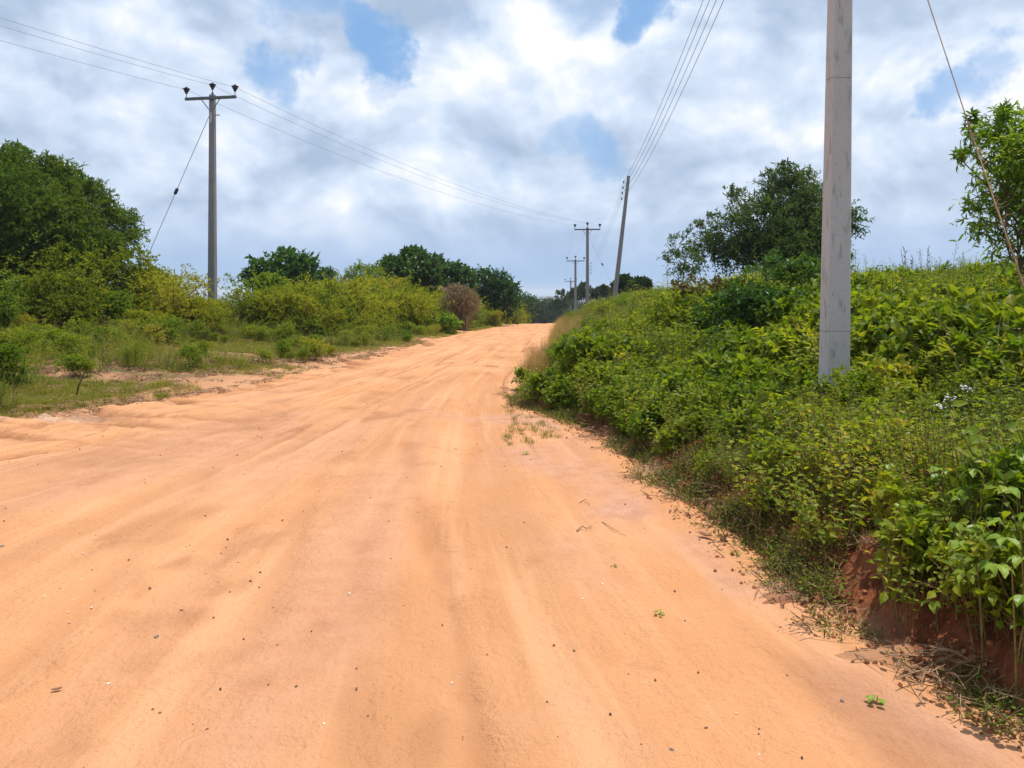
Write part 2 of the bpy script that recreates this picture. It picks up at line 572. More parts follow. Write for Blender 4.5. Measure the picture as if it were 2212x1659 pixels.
M['far'] = leafmat('far_leaf', [(0, (.016, .036, .010)), (.5, (.032, .062, .016)), (1, (.055, .085, .024))], .2, .6, .2, .05, .6, .3)
M['redbush'] = leafmat('reddish_leaf', [(0, (.045, .020, .012)), (.5, (.085, .050, .018)), (1, (.10, .12, .02))], .22, .5, .25, 1.2, .7, .2)

M['drystick'] = leafmat('dead_stick', [(0, (.22, .165, .095)), (.5, (.30, .235, .14)), (1, (.39, .32, .20))], .05, .9, .1, .9, .4)

# ------------------------------------------------------------------ ground and road
def spaced(maxd, first, ratio):
    v = [0.0]; st = first
    while v[-1] < maxd:
        v.append(v[-1] + st); st *= ratio
    return np.array(v)


def grid_tris(r, c):
    i = np.arange(r * c).reshape(r, c)
    q = np.stack([i[:-1, :-1], i[:-1, 1:], i[1:, 1:], i[1:, :-1]], -1).reshape(-1, 4)
    return q


rowsY = np.concatenate([np.linspace(-60, 0, 25)[:-1], np.linspace(0, 2, 18)[:-1], np.geomspace(2, 160, 360)[:-1], np.geomspace(160, 9000, 60)])
offR = spaced(6000, .035, 1.055)
offL = spaced(6000, .06, 1.06)
xr_, xl_ = x_right(rowsY), x_left(rowsY)
mid = np.linspace(0, 1, 14)[1:-1]
GX = np.concatenate([(xl_[:, None] - offL[None, ::-1]), xl_[:, None] + (xr_ - xl_)[:, None] * mid[None, :], xr_[:, None] + offR[None, :]], 1)
GY = np.broadcast_to(rowsY[:, None], GX.shape)
GZ = ground_z(GX, GY)
dr = GX - x_right(GY); dl = x_left(GY) - GX
inside = (dr < 0) & (dl < 0)
GZ = np.where(inside, GZ - .10 * np.clip(-np.maximum(dr, dl) / .35, 0, 1), GZ)
rough_e = (fbm(GX * 3, GY * 3, 41, 3) - .5)
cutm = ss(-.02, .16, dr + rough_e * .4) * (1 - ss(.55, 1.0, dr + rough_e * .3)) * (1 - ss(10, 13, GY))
vergem = np.maximum(ss(.1, 1.6, dl + rough_e * .8), ss(.25, .7, dr + rough_e * .4))
greenm = np.maximum(ss(6.5, 9, dl + rough_e * 2), ss(.7, 1.3, dr)) * np.where(GY > 500, 1, 1)
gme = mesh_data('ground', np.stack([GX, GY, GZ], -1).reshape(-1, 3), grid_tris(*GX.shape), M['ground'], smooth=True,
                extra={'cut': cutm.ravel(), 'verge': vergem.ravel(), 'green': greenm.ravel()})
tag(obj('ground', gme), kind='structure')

rY = np.concatenate([np.linspace(-14, 1.2, 30)[:-1], np.geomspace(1.2, 125, 470)])
u = np.linspace(0, 1, 400)
xl_, xr_ = x_left(rY), x_right(rY)
L0 = xl_ - .35; R0 = xr_ + .22
RX = L0[:, None] + (R0 - L0)[:, None] * u[None]
RY = np.broadcast_to(rY[:, None], RX.shape)
wl = u[None] * np.clip(R0 - L0, 0, 7)[:, None]               # metres across, saturated where the road widens
def smooth_edge(f, Y):                                        # the edges without their raggedness, for the wheel tracks
    k = np.linspace(-3, 3, 25)
    return np.mean([f(Y + q * (1 + np.abs(Y) * .03)) for q in k], 0)


sl_, sr_ = smooth_edge(x_left, rY)[:, None], smooth_edge(x_right, rY)[:, None]
uu = (RX - sl_) / (sr_ - sl_) * 6.0
dr = RX - x_right(RY); dl = x_left(RY) - RX
RZ = base_z(RY) + .004
rut = (vn(uu * 1.5 + .6 * fbm(RY * .12, uu * 0, 2, 2), RY * .07, 21) - .5) * .07 + (vn(uu * 4.2, RY * .16, 22) - .5) * .035 + (vn(uu * 11, RY * .5, 23) - .5) * .012
rut = rut * (.55 + .45 * ss(3, 9, RY))
rut = rut + (fbm(RX * 3.1, RY * 3.1, 25, 4) - .5) * .03 + (fbm(RX * 12, RY * 9, 26, 3) - .5) * .014
# washed-out ridges on the far left
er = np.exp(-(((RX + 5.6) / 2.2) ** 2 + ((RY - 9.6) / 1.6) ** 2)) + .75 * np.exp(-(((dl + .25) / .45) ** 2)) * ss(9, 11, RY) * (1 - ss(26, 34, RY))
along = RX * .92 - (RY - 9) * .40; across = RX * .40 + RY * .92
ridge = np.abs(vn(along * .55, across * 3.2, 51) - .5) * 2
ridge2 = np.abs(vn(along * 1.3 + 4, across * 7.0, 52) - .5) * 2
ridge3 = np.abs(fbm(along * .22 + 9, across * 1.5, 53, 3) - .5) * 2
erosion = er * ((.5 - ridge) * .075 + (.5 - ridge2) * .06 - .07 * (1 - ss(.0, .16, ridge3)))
# edges of single wheel ruts, and lines drawn along the road by tyres and rain
ruts = 0
for pts_, am in (([(878, 960), (924, 1123), (985, 1330), (1022, 1500), (1060, 1659)], 1.0), ([(91, 1433), (190, 1300), (303, 1174), (485, 988), (600, 905)], .75), ([(440, 1275), (546, 1104), (640, 985)], .6),
                 ([(546, 1427), (627, 1225), (660, 1110), (720, 960)], .7), ([(770, 1659), (772, 1400), (780, 1150)], .45), ([(0, 1500), (80, 1400), (170, 1290)], .7), ([(1180, 960), (1230, 1080), (1330, 1250)], .4),
                 ([(500, 830), (620, 838), (760, 822)], .9), ([(0, 992), (130, 968), (285, 936)], 2.0), ([(0, 908), (90, 902), (210, 890)], 1.8), ([(30, 950), (150, 930), (275, 922)], 1.9), ([(60, 930), (130, 912), (200, 905)], 1.6), ([(0, 960), (90, 948), (180, 940)], 1.5), ([(310, 858), (420, 846), (520, 835)], 1.7), ([(700, 770), (830, 760), (930, 742)], 1.0),
                 ([(250, 1060), (420, 990), (560, 935)], .55)):
    px_ = np.array([p_[0] for p_ in pts_]) * S; py_ = np.array([p_[1] for p_ in pts_]) * S
    yy = EYE * FPX / (py_ - HOR); xx = (px_ - 512) / FPX * yy
    dmin = np.full(RX.shape, 9.0)
    wob = (fbm(RX * 2.2, RY * 2.2, 57, 3) - .5) * .14
    for i_ in range(len(xx) - 1):
        ax, ay, bx_, by_ = xx[i_], yy[i_], xx[i_ + 1], yy[i_ + 1]
        t_ = np.clip(((RX - ax) * (bx_ - ax) + (RY - ay) * (by_ - ay)) / ((bx_ - ax) ** 2 + (by_ - ay) ** 2), 0, 1)
        dmin = np.minimum(dmin, np.hypot(RX - ax - t_ * (bx_ - ax), RY - ay - t_ * (by_ - ay)) + wob)
    wd_ = .022 + .012 * RY
    ruts = np.maximum(ruts, am * np.exp(-(dmin / (wd_ * (.55 if am > 1.2 else 1))) ** 2) * ss(.30 if am < 1.2 else .12, .62 if am < 1.2 else .45, fbm(RX * 1.1, RY * .9, 58, 3)))
line = np.abs(fbm(uu * 1.9, RY * .075, 54, 3) - .5) * 2
line = (1 - ss(.01, .07, line)) * ss(.42, .62, fbm(RX * .5, RY * .35, 55, 2)) * ss(6, 10, RY)
RZ = RZ + rut + erosion - .022 * ruts * (1 + RY * .04) - .02 * line
edge = np.maximum(dr, dl) + (fbm(RX * 4, RY * 4, 61, 3) - .5) * .28
RZ = RZ - .16 * ss(-.05, .28, edge)
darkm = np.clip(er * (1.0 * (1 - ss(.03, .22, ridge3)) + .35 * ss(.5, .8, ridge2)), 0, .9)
darkm = np.maximum(darkm, .30 * ss(.56, .72, fbm(uu * 2.1, RY * .35, 71, 4)) * ss(.45, .6, fbm(RX * .8, RY * .8, 72, 3)))
smudge = ss(.60, .76, fbm(RX * 1.9, RY * 1.2, 73, 4)) * ss(.45, .6, fbm(RX * .45, RY * .3, 74, 2))
darkm = np.clip(np.maximum(np.maximum(darkm, .30 * ruts), np.maximum(.5 * line, .38 * smudge)), 0, .95)
palem = np.clip(.55 * np.exp(-(((RX + 6.2) / .9) ** 2 + ((RY - 10.1) / .35) ** 2)), 0, 1)
du = -dr                                                       # metres left of the bank foot
pink = ss(.10, .45, du) * (1 - ss(.9, 1.7, du + (fbm(RX * 1.5, RY * .7, 81, 3) - .5) * 1.3)) * (1 - ss(9.5, 12, RY)) * ss(.35, .6, fbm(RX * 1.2, RY * .8, 82, 3))
pink = np.maximum(pink, .5 * ss(.55, .7, fbm(uu * 1.4, RY * .12, 83, 3)) * (1 - ss(10, 20, RY)))
rme = mesh_data('road', np.stack([RX, RY, RZ], -1).reshape(-1, 3), grid_tris(*RX.shape), M['road'], smooth=True,
                extra={'dark': darkm.ravel(), 'pink': np.clip(pink, 0, 1).ravel(), 'pale': palem.ravel()},
                uv=np.stack([uu, RY], -1).reshape(-1, 2))
tag(obj('road', rme), kind='structure')


def road_z(x, y):
    return float(base_z(y)) + .012


# ------------------------------------------------------------------ foliage
rng = np.random.default_rng(11)
KITE_V = np.array([(0, 0, 0), (.45, .5, .10), (1, 0, -.12), (.45, -.5, .10)])
KITE_T = np.array([(0, 2, 1), (0, 3, 2)])
LEAF_V = np.array([(0, 0, 0), (.30, .46, .07), (.30, 0, -.01), (.30, -.46, .07), (.68, .34, .03), (.68, 0, -.06), (.68, -.34, .03), (1, 0, -.2)])
LEAF_T = np.array([(0, 2, 1), (0, 3, 2), (1, 2, 5), (1, 5, 4), (2, 3, 6), (2, 6, 5), (4, 5, 7), (5, 6, 7)])
BLADE_V = np.array([(0, .5, 0), (0, -.5, 0), (.5, .38, .0), (.5, -.38, .0), (.85, 0.2, 0), (.85, -.2, 0), (1, 0, 0)])


def put_leaves(G, pos, d, nrm, L, Wd, mat=0, tv=KITE_V, tt=KITE_T, tint=None):
    n = len(pos)
    d = unit(d); s = unit(np.cross(nrm, d)); nn = np.cross(d, s)
    L = np.broadcast_to(np.asarray(L, float), (n,)); Wd = np.broadcast_to(np.asarray(Wd, float), (n,))
    V = pos[:, None] + tv[None, :, 0:1] * (d * L[:, None])[:, None] + tv[None, :, 1:2] * (s * Wd[:, None])[:, None] + tv[None, :, 2:3] * (nn * L[:, None])[:, None]
    k = len(tv)
    T = (tt[None] + (np.arange(n) * k)[:, None, None]).reshape(-1, 3)
    ti = rng.random(n) if tint is None else tint
    G.add(V.reshape(-1, 3), T, mat, np.repeat(ti, k))


def branchlets(G, start, d, ln, nl, L, Wd, droop=.3, spread=.9, mat=0, tv=KITE_V, tt=KITE_T, up=.7, t0=.15):
    """sprays of leaves along short curved twigs"""
    n = len(start)
    t = np.linspace(t0, 1, nl)[None, :, None] + rng.normal(0, .03, (n, nl, 1))
    d = unit(d)
    pos = start[:, None] + d[:, None] * (ln[:, None, None] * t)
    pos[..., 2] -= droop * (ln[:, None] * t[..., 0] ** 2)
    side = rng.normal(0, 1, (n, nl, 3))
    ld = d[:, None] * .6 + unit(side) * spread
    ld[..., 2] -= droop * .4
    nr = rng.normal(0, .55, (n, nl, 3)); nr[..., 2] += up; nr += d[:, None] * .25
    tnt = np.clip(rng.random((n, 1)) * .6 + rng.random((n, nl)) * .4, 0, 1)
    sc = rng.uniform(.65, 1.25, n * nl)
    put_leaves(G, pos.reshape(-1, 3), ld.reshape(-1, 3), nr.reshape(-1, 3), L * sc, Wd * sc, mat, tv, tt, tnt.ravel())


def rand_dirs(n, up=0.0):
    v = rng.normal(0, 1, (n, 3)); v[:, 2] += up
    return unit(v)


def clump(G, c, r, nb, nl, L, Wd, droop=.3, mat=0, lenf=(.35, .7), inner=.35, squash=.85, tv=KITE_V, tt=KITE_T, upb=.35):
    dv = rand_dirs(nb, .25)
    rad = (inner + (1 - inner) * rng.random(nb) ** .6) * .78
    st = np.asarray(c)[None] + dv * (rad * r)[:, None] * np.array([1, 1, squash])
    dd = dv + rng.normal(0, .45, (nb, 3)); dd[:, 2] += upb
    branchlets(G, st, dd, rng.uniform(*lenf, nb) * r, nl, L, Wd, droop, .9, mat, tv, tt)


def limbs(base, targets, r0, mat_parent, name='trunk', bend=.15, fork=.45):
    G = Geo()
    base = np.asarray(base, float); ts = np.asarray(targets, float)
    cen = ts.mean(0); fk = base + (cen - base) * fork; fk[2] = base[2] + (cen[2] - base[2]) * fork
    pts = np.array([base + (fk - base) * t for t in np.linspace(0, 1, 5)])
    pts[1:-1, :2] += rng.normal(0, bend * .3, (3, 2))
    G.add(*tube(pts, np.linspace(r0, r0 * .72, 5), 9))
    for t_ in ts:
        q = np.array([fk + (t_ - fk) * t for t in np.linspace(0, 1, 6)])
        q[1:-1] += rng.normal(0, bend, (4, 3)) * .6
        q[:, 2] += np.sin(np.linspace(0, math.pi, 6)) * .12
        G.add(*tube(q, np.linspace(r0 * .5, r0 * .10, 6), 6))
    return G.build(name, M['bark'], mat_parent, smooth=True)


def tree(name, label, Y, cl, leaf, mat, nb, nl, depth=.8, group=None, ground=None, trunk=True, droop=.3, cat='tree', lenf=(.35, .7), r0=.16, tv=KITE_V, tt=KITE_T, inner=.35, xoff=0.0):
    """cl: (x, y, radius) of foliage masses as measured in the photograph, given real depth at distance Y"""
    cs = []
    for it in cl:
        p = P(it[0], it[1], Y)
        r = it[2] * S / FPX * Y
        cs.append((p.x, p.y + rng.uniform(-1, 1) * r * depth, p.z, r, it[3] if len(it) > 3 else 1.0))
    cx = np.mean([c_[0] for c_ in cs]) + xoff; cyy = Y
    g0 = gz(cx, cyy) if ground is None else ground
    o = thing(name, label, cat, (cx, cyy, g0), 0, group)
    G = Geo()
    dens_ = nb
    rm = np.mean([c_[3] for c_ in cs])
    for c_ in cs:
        k = max(8, int(dens_ * c_[4] * (c_[3] / rm) ** 2))
        clump(G, (c_[0] - cx, c_[1] - cyy, c_[2] - g0), c_[3], k, nl, leaf[0], leaf[1], droop, lenf=lenf, tv=tv, tt=tt, inner=inner)
    cr = G.build('crown', mat, o)
    if trunk:
        limbs((0, 0, -.15), [(c_[0] - cx, c_[1] - cyy, c_[2] - g0 - c_[3] * .1) for c_ in cs], r0, o)
    return o


# --- trees, one by one -------------------------------------------------
tree('dense_tree', 'large dense dark green tree rising behind the hedge at the left edge', 26,
     [(30, 380, 56), (102, 410, 68), (172, 442, 58), (60, 465, 95), (148, 500, 86), (216, 490, 54), (248, 540, 44), (190, 560, 66), (80, 560, 90),
      (-70, 420, 110), (-90, 530, 110), (-190, 470, 110), (34, 328, 20, .6), (112, 358, 20, .7), (212, 408, 18, .6), (272, 520, 16, .6), (10, 440, 70), (60, 345, 20, .7), (150, 385, 22, .8), (250, 470, 18, .7), (285, 500, 9, .5), (240, 440, 10, .5)],
     (.15, .045), M['acacia'], 330, 13, 1.1, r0=.24, droop=.22, lenf=(.35, .85))
tree('open_tree', 'open feathery tree with gaps in its crown behind the thick concrete pole', 24,
     [(1705, 425, 56, 1.1), (1640, 478, 56, .8), (1575, 500, 46, .6), (1725, 510, 66, 1.4), (1665, 550, 56, 1.4), (1605, 430, 26, .5), (1690, 382, 26, .8), (1800, 480, 40, 1.3), (1822, 560, 22), (1540, 545, 42, .9), (1765, 440, 44, 1.1), (1745, 570, 56, 2.0),
      (1505, 497, 18, .6), (1695, 358, 9, .7), (1660, 376, 9, .6), (1578, 408, 10, .5), (1745, 380, 16, .8), (1600, 545, 44, 1.6), (1755, 520, 40, 1.3), (1540, 470, 12, .5)],
     (.13, .04), M['greytree'], 120, 12, 1.0, r0=.10, droop=.22, lenf=(.45, 1.05), inner=.15)
tree('sapling', 'small sparse sapling with thin grey foliage at the left foot of the open tree', 23,
     [(1466, 528, 24), (1455, 565, 26), (1490, 570, 28), (1475, 595, 30)], (.11, .035), M['greytree'], 40, 10, .6, r0=.03, lenf=(.5, 1.0))
tree('neem_tree', 'tree with long drooping bright leaves cut off by the right edge behind the guy wire', 8.6,
     [(2190, 268, 46, 1.0), (2158, 318, 46, .8), (2220, 350, 70, 1.1), (2122, 415, 24, .5), (2195, 420, 44, .8), (2140, 475, 34, .5), (2205, 515, 34, .5), (2092, 285, 15, .4), (2270, 310, 90, 1.1), (2285, 430, 100, .7), (2106, 335, 18, .5), (2146, 375, 34, .9), (2340, 380, 110),
      (2075, 330, 10, .4), (2100, 440, 12, .4), (2118, 500, 14, .4), (2165, 245, 12, .5), (2098, 252, 7, .4), (2170, 545, 24, .6)],
     (.085, .026), M['neem'], 40, 10, .9, r0=.035, droop=.5, tv=LEAF_V, tt=LEAF_T, lenf=(.6, 1.25), inner=.15, xoff=.75)
TL = {
    'a': ('rounded dark glossy tree with a domed crown right of the left pole', 42, [(572, 592, 34), (618, 578, 40), (660, 592, 38), (625, 622, 50), (600, 610, 40), (640, 650, 44), (560, 604, 22)], M['darktree']),
    'a2': ('small grey twiggy tree at the right side of the domed dark tree', 43, [(705, 602, 24), (690, 625, 26), (715, 620, 16)], M['greytree']),
    'b': ('lighter green small tree between the domed tree and the tallest dark one', 45, [(772, 592, 26), (802, 602, 32), (760, 612, 26), (790, 625, 34)], M['hedgegreen']),
    'c': ('tall dark tree with a sprig sticking up from its uneven top', 49, [(848, 586, 30), (888, 566, 26), (880, 600, 44), (918, 586, 36), (892, 540, 9), (876, 545, 8), (905, 552, 12), (840, 570, 12), (880, 630, 50)], M['darktree']),
    'd': ('dark broad tree just right of the tree with the sprig', 53, [(945, 580, 28), (982, 598, 32), (960, 612, 44), (1005, 610, 26), (940, 640, 40)], M['darktree']),
    'e': ('dark spreading tree above and right of the dry brown shrub', 62, [(1042, 608, 28), (1070, 618, 34), (1096, 634, 26), (1060, 645, 40), (1108, 622, 10), (1085, 660, 34)], M['darktree']),
    'f': ('low dark tree where the left verge meets the end of the road', 92, [(1118, 652, 22), (1140, 656, 20), (1128, 674, 24), (1100, 668, 24)], M['darktree']),
}
for k, (lab, Y, cl, mt) in TL.items():
    big = mt is M['darktree']
    tree('broadleaf_tree' if big else 'small_tree', lab, Y, cl, (.30, .16) if big else (.15, .06), mt, 105 if big else 120, 9 if big else 11, .9, group='trees beyond the left hedge', r0=.13, droop=.15, lenf=(.35, .8))
for lab, Y, cl in (
        ('dark far tree in the dip beyond the road, nearest the road end', 150, [(1158, 668, 16), (1150, 655, 12), (1168, 680, 14)]),
        ('dark far tree in the dip just left of the rearmost pole', 165, [(1185, 655, 14), (1195, 668, 18), (1178, 672, 14)]),
        ('dark rounded far tree standing around the feet of the three far poles', 140, [(1215, 640, 16), (1228, 655, 18), (1208, 660, 14)]),
        ('dark far tree right behind the tallest of the three far poles', 118, [(1262, 622, 13), (1252, 635, 15), (1272, 634, 12), (1243, 632, 12)]),
        ('low dark far tree between the tallest far pole and the leaning pole', 100, [(1300, 628, 12), (1312, 634, 12), (1288, 636, 12)]),
        ('small dark far tree just right of the leaning pole', 62, [(1346, 607, 12), (1358, 616, 16), (1340, 622, 16)]),
        ('small dark bushy tree on the mound, second right of the leaning pole', 56, [(1380, 612, 10), (1392, 618, 14), (1372, 622, 14)])):
    tree('far_tree', lab, Y, cl, (.34, .2), M['far'], 90, 9, .9, group='far trees', r0=.14, lenf=(.3, .6), droop=.2)


# --- bushes -------------------------------------------------------------
def bush_mesh(h, w, nb, nl, L, Wd, mat, lumps=7, droop=.35, seed=0, lenf=(.3, .6)):
    G = Geo()
    for k in range(lumps):
        a = rng.uniform(0, 2 * math.pi); q = rng.uniform(.1, .62) * w / 2
        r = rng.uniform(.22, .42) * min(h, w)
        cz = rng.uniform(.32, 1.0) * h - r * .75
        clump(G, (math.cos(a) * q, math.sin(a) * q, max(cz, r * .3)), r, nb, nl, L, Wd, droop, lenf=lenf, inner=.3, squash=.9, upb=.5)
    # long shoots that break the outline
    ns = 64
    st = np.stack([rng.normal(0, w * .22, ns), rng.normal(0, w * .22, ns), rng.uniform(.45, .85, ns) * h], -1)
    dd = rng.normal(0, .55, (ns, 3)); dd[:, 2] = rng.uniform(.4, 1.1, ns)
    branchlets(G, st, dd, rng.uniform(.25, .55, ns) * h, 14, L, Wd, .35, .8)
    fol = mesh_data('foliage', np.concatenate(G.V), np.concatenate(G.T), mat, None, np.concatenate(G.C))
    B = Geo()
    for k in range(9):
        a = rng.uniform(0, 2 * math.pi); q = rng.uniform(.15, .4) * w
        e = np.array([math.cos(a) * q, math.sin(a) * q, rng.uniform(.5, .9) * h])
        pts = np.array([e * t + rng.normal(0, .04, 3) * (0 < t < 1) for t in np.linspace(0, 1, 5)])
        pts[0, 2] = -.1
        B.add(*tube(pts, np.linspace(.022, .006, 5) * (h / 1.6), 5))
    stm = mesh_data('stems', np.concatenate(B.V), np.concatenate(B.T), M['bark'], None, np.concatenate(B.C))
    return fol, stm


BV = [bush_mesh(2.1, 2.9, 95, 13, .082, .046, M['hedge'], 13) for _ in range(4)]
BV2 = [bush_mesh(1.7, 2.2, 90, 12, .085, .05, M['hedgegreen'], 8) for _ in range(2)]
BV3 = [bush_mesh(1.3, 2.1, 60, 12, .065, .034, M['hedge'], 8) for _ in range(2)] + [bush_mesh(1.1, 1.7, 60, 12, .06, .034, M['hedgegreen'], 7)]


def bush(x, y, sc, label, variant, group=None, name='bush', rz=None, z=None, squash=1.0):
    fol, stm = variant
    o = thing(name, label, 'bush', (x, y, gz(x, y) - .05 if z is None else z), rng.uniform(0, 6.28) if rz is None else rz, group)
    o.scale = (sc, sc, sc * squash)
    obj('foliage', fol, o); obj('stems', stm, o)
    return o


HG = 'bushes of the left hedge'
hl = np.array([(-18.0, 16.0), (-14.6, 18.6), (-12.6, 22.0), (-10.8, 25.2), (-8.3, 27.4), (-6.2, 30.4), (-5.0, 36), (-4.3, 43), (-3.4, 52), (-2.0, 64), (-.2, 78), (1.0, 90)])
seg = np.cumsum(np.r_[0, np.linalg.norm(np.diff(hl, axis=0), axis=1)])
for row, (dy, dens_, hs) in enumerate(((-.2, .95, .62), (.4, 1.5, .86), (2.2, 2.0, 1.12), (4.8, 2.7, 1.26))):
    t = rng.uniform(0, .5)
    while t < seg[-1]:
        x = np.interp(t, seg, hl[:, 0]); y = np.interp(t, seg, hl[:, 1])
        x += rng.normal(0, .35) - dy * .45; y += rng.normal(0, .35) + dy * .75
        sc = hs * rng.uniform(.6, 1.45) if row == 0 else hs * rng.uniform(.80, 1.15)
        if y < 31.5 and abs(512 + x / y * FPX - 213) < 30:
            sc = min(sc, .60)                             # low growth before the pole
        near = t < seg[5]
        pool = (BV3[:2] + BV2[:1] + BV[:3]) if row == 0 else (BV + BV2)
        pk_ = int(rng.integers(0, len(pool)))
        green = (pk_ == 2) if row == 0 else pk_ >= 4
        if row == 0 and pk_ >= 2:
            sc *= .75
        colr = 'fresh green' if green else 'yellowish olive'
        where = (('low', 'in the front of the hedge beside the patchy left verge') if row == 0 and near else
                 ('low', 'at the foot of the hedge along the left road edge') if row == 0 else
                 ('tall', 'of the left hedge near the pole with three insulators') if near else
                 ('tall', 'of the hedge running towards the left side of the road end'))
        bush(x, y, sc, '%s %s bush %s' % (where[0], colr, where[1]), pool[pk_], '%s %s hedge bushes, %s' % (where[0], colr, 'near the left pole' if near else 'towards the road end'), 'hedge_bush')
        t += dens_ * rng.uniform(.75, 1.25)
q = on_ground(18, 838)
bush(q.x - .1, q.y, .42, 'bright green low bush at the left frame edge on the verge', BV2[1])
# the young broad-leaved plant at the road edge and the dry shrub behind it
q = on_ground(970, 722)
tb = thing('broadleaf_bush', 'single green broad-leaved young bush at the left edge of the road', 'bush', q)
G = Geo(); clump(G, (0, 0, .45), .55, 60, 8, .20, .12, .2, tv=LEAF_V, tt=LEAF_T, upb=.6); G.build('foliage', M['bean'], tb)
G = Geo()
for k in range(5):
    e = np.array([rng.normal(0, .25), rng.normal(0, .25), .8]); G.add(*tube([e * t for t in (0, .5, 1)], [.02, .014, .006], 5))
G.build('stems', M['stem'], tb)


def dry_shrub(loc, label, h, w, n, name='dry_shrub'):
    o = thing(name, label, 'bush', loc)
    G = Geo()
    for k in range(26):
        a = rng.uniform(0, 6.28); q_ = rng.random() ** .6 * w * .42
        e = np.array([math.cos(a) * q_, math.sin(a) * q_, h * rng.uniform(.5, .9)])
        pts = [np.array([e[0] * .1, e[1] * .1, -.05]), e * np.array([.45, .45, .5]) + rng.normal(0, .12, 3), e * np.array([.8, .8, .8]) + rng.normal(0, .08, 3), e]
        G.add(*tube(pts, [.030, .022, .014, .006], 4, False), tint=rng.random())
    for k in range(11):
        a = rng.uniform(0, 6.28); q_ = rng.uniform(0, .30) * w
        clump(G, (math.cos(a) * q_, math.sin(a) * q_, h * rng.uniform(.25, .78)), h * .26, n, 16, .20, .011, .25, lenf=(.4, .9), inner=.2, upb=.5)
    o2 = G.build('branches', M['drystick'], o)
    return o


q = P(1003, 680, 43)
dry_shrub((q.x, q.y, gz(q.x, q.y)), 'dry brown leafless shrub among the green bushes left of the road', 2.6, 2.9, 60)
q = P(745, 670, 38)
dry_shrub((q.x, q.y, gz(q.x, q.y)), 'smaller dry brown shrub below the lighter green small tree', 2.4, 1.8, 36)

# ------------------------------------------------------------------ weeds for the masses of undergrowth
LIB = bpy.data.collections.new('plant_library')     # sources of the scattered ground cover, not in the scene


def lib(o, names):
    LIB.objects.link(o); names.append(o.name)


def weed_geo(ns, h, L, Wd, step, rad, lmat=0, smat=1, lean=.25, tv=LEAF_V, tt=LEAF_T, t0=.25, lpn=1):
    G = Geo()
    for k in range(ns):
        a = rng.uniform(0, 6.28); b = rng.random() ** .5 * rad
        hh = h * rng.uniform(.55, 1.1)
        p0 = np.array([math.cos(a) * b, math.sin(a) * b, -.06])
        ln = np.array([math.cos(a) * lean * hh * rng.uniform(.2, 1) + rng.normal(0, .04), math.sin(a) * lean * hh * rng.uniform(.2, 1) + rng.normal(0, .04), hh])
        ts = np.linspace(0, 1, 5)
        pts = p0 + ln * ts[:, None]; pts[1:-1, :2] += rng.normal(0, .012, (3, 2))
        G.add(*tube(pts, np.linspace(.006, .0022, 5), 3, False), smat, rng.random())
        nn = max(3, int(hh * (1 - t0) / step))
        t = np.repeat(np.linspace(t0, 1, nn), lpn)
        ph = np.arange(nn * lpn) * 2.4 + rng.uniform(0, 6)
        pos = np.stack([np.interp(t, ts, pts[:, j]) for j in range(3)], -1)
        out = np.stack([np.cos(ph), np.sin(ph), rng.normal(.15, .35, len(ph))], -1)
        pos = pos + out * .015
        nr = np.stack([rng.normal(0, .4, len(ph)), rng.normal(0, .4, len(ph)), np.ones(len(ph))], -1) - out * .3
        sc = rng.uniform(.6, 1.2, len(ph)) * (1.1 - .5 * t)
        put_leaves(G, pos, out, nr, L * sc, Wd * sc, lmat, tv, tt, np.clip(rng.normal(.5, .25, len(ph)), 0, 1))
    return G


def grass_geo(n, h, w, rad, lean=.5):
    G = Geo()
    for k in range(n):
        a = rng.uniform(0, 6.28); b = rng.random() * rad; hh = h * rng.uniform(.45, 1.1)
        p0 = np.array([math.cos(a) * b, math.sin(a) * b, -.02]); ld = np.array([math.cos(a + rng.normal(0, .6)), math.sin(a + rng.normal(0, .6)), 0]) * lean * rng.uniform(.2, 1.2)
        s = np.array([-ld[1], ld[0], 0]); s = s / (np.linalg.norm(s) + 1e-6) * w / 2
        V = []
        for t, f in ((0, 1), (.45, .8), (.8, .45)):
            c_ = p0 + np.array([0, 0, hh * (t - .25 * t * t * np.linalg.norm(ld))]) + ld * hh * t * t
            V += [c_ - s * f, c_ + s * f]
        V.append(p0 + np.array([0, 0, hh * (1 - .25 * np.linalg.norm(ld))]) + ld * hh)
        G.add(V, [(0, 1, 3), (0, 3, 2), (2, 3, 5), (2, 5, 4), (4, 5, 6)], 0, rng.random())
    return G


near_n, far_n, creep_n, grass_n, dry_n, litter_n = [], [], [], [], [], []


def dome_geo(h, r, nb, nl, L, Wd, lmat, ns=9):
    """a bushy weed: leaves in an uneven dome on a few stems"""
    G = Geo()
    for j in range(5):
        a = rng.uniform(0, 6.28); q = rng.uniform(.1, .6) * r
        clump(G, (math.cos(a) * q, math.sin(a) * q, h * rng.uniform(.45, .85)), r * rng.uniform(.5, .75), nb, nl, L, Wd, .3, 0, (.35, .8), .25, .8, LEAF_V, LEAF_T, .6)
    for j in range(ns):
        a = rng.uniform(0, 6.28); q = rng.uniform(.2, .8) * r
        G.add(*tube([(q * .25 * math.cos(a), q * .25 * math.sin(a), -.06), (q * .6 * math.cos(a), q * .6 * math.sin(a), h * .45), (q * math.cos(a), q * math.sin(a), h * rng.uniform(.7, 1))], [.006, .004, .002], 4, False), 1, rng.random())
    return G


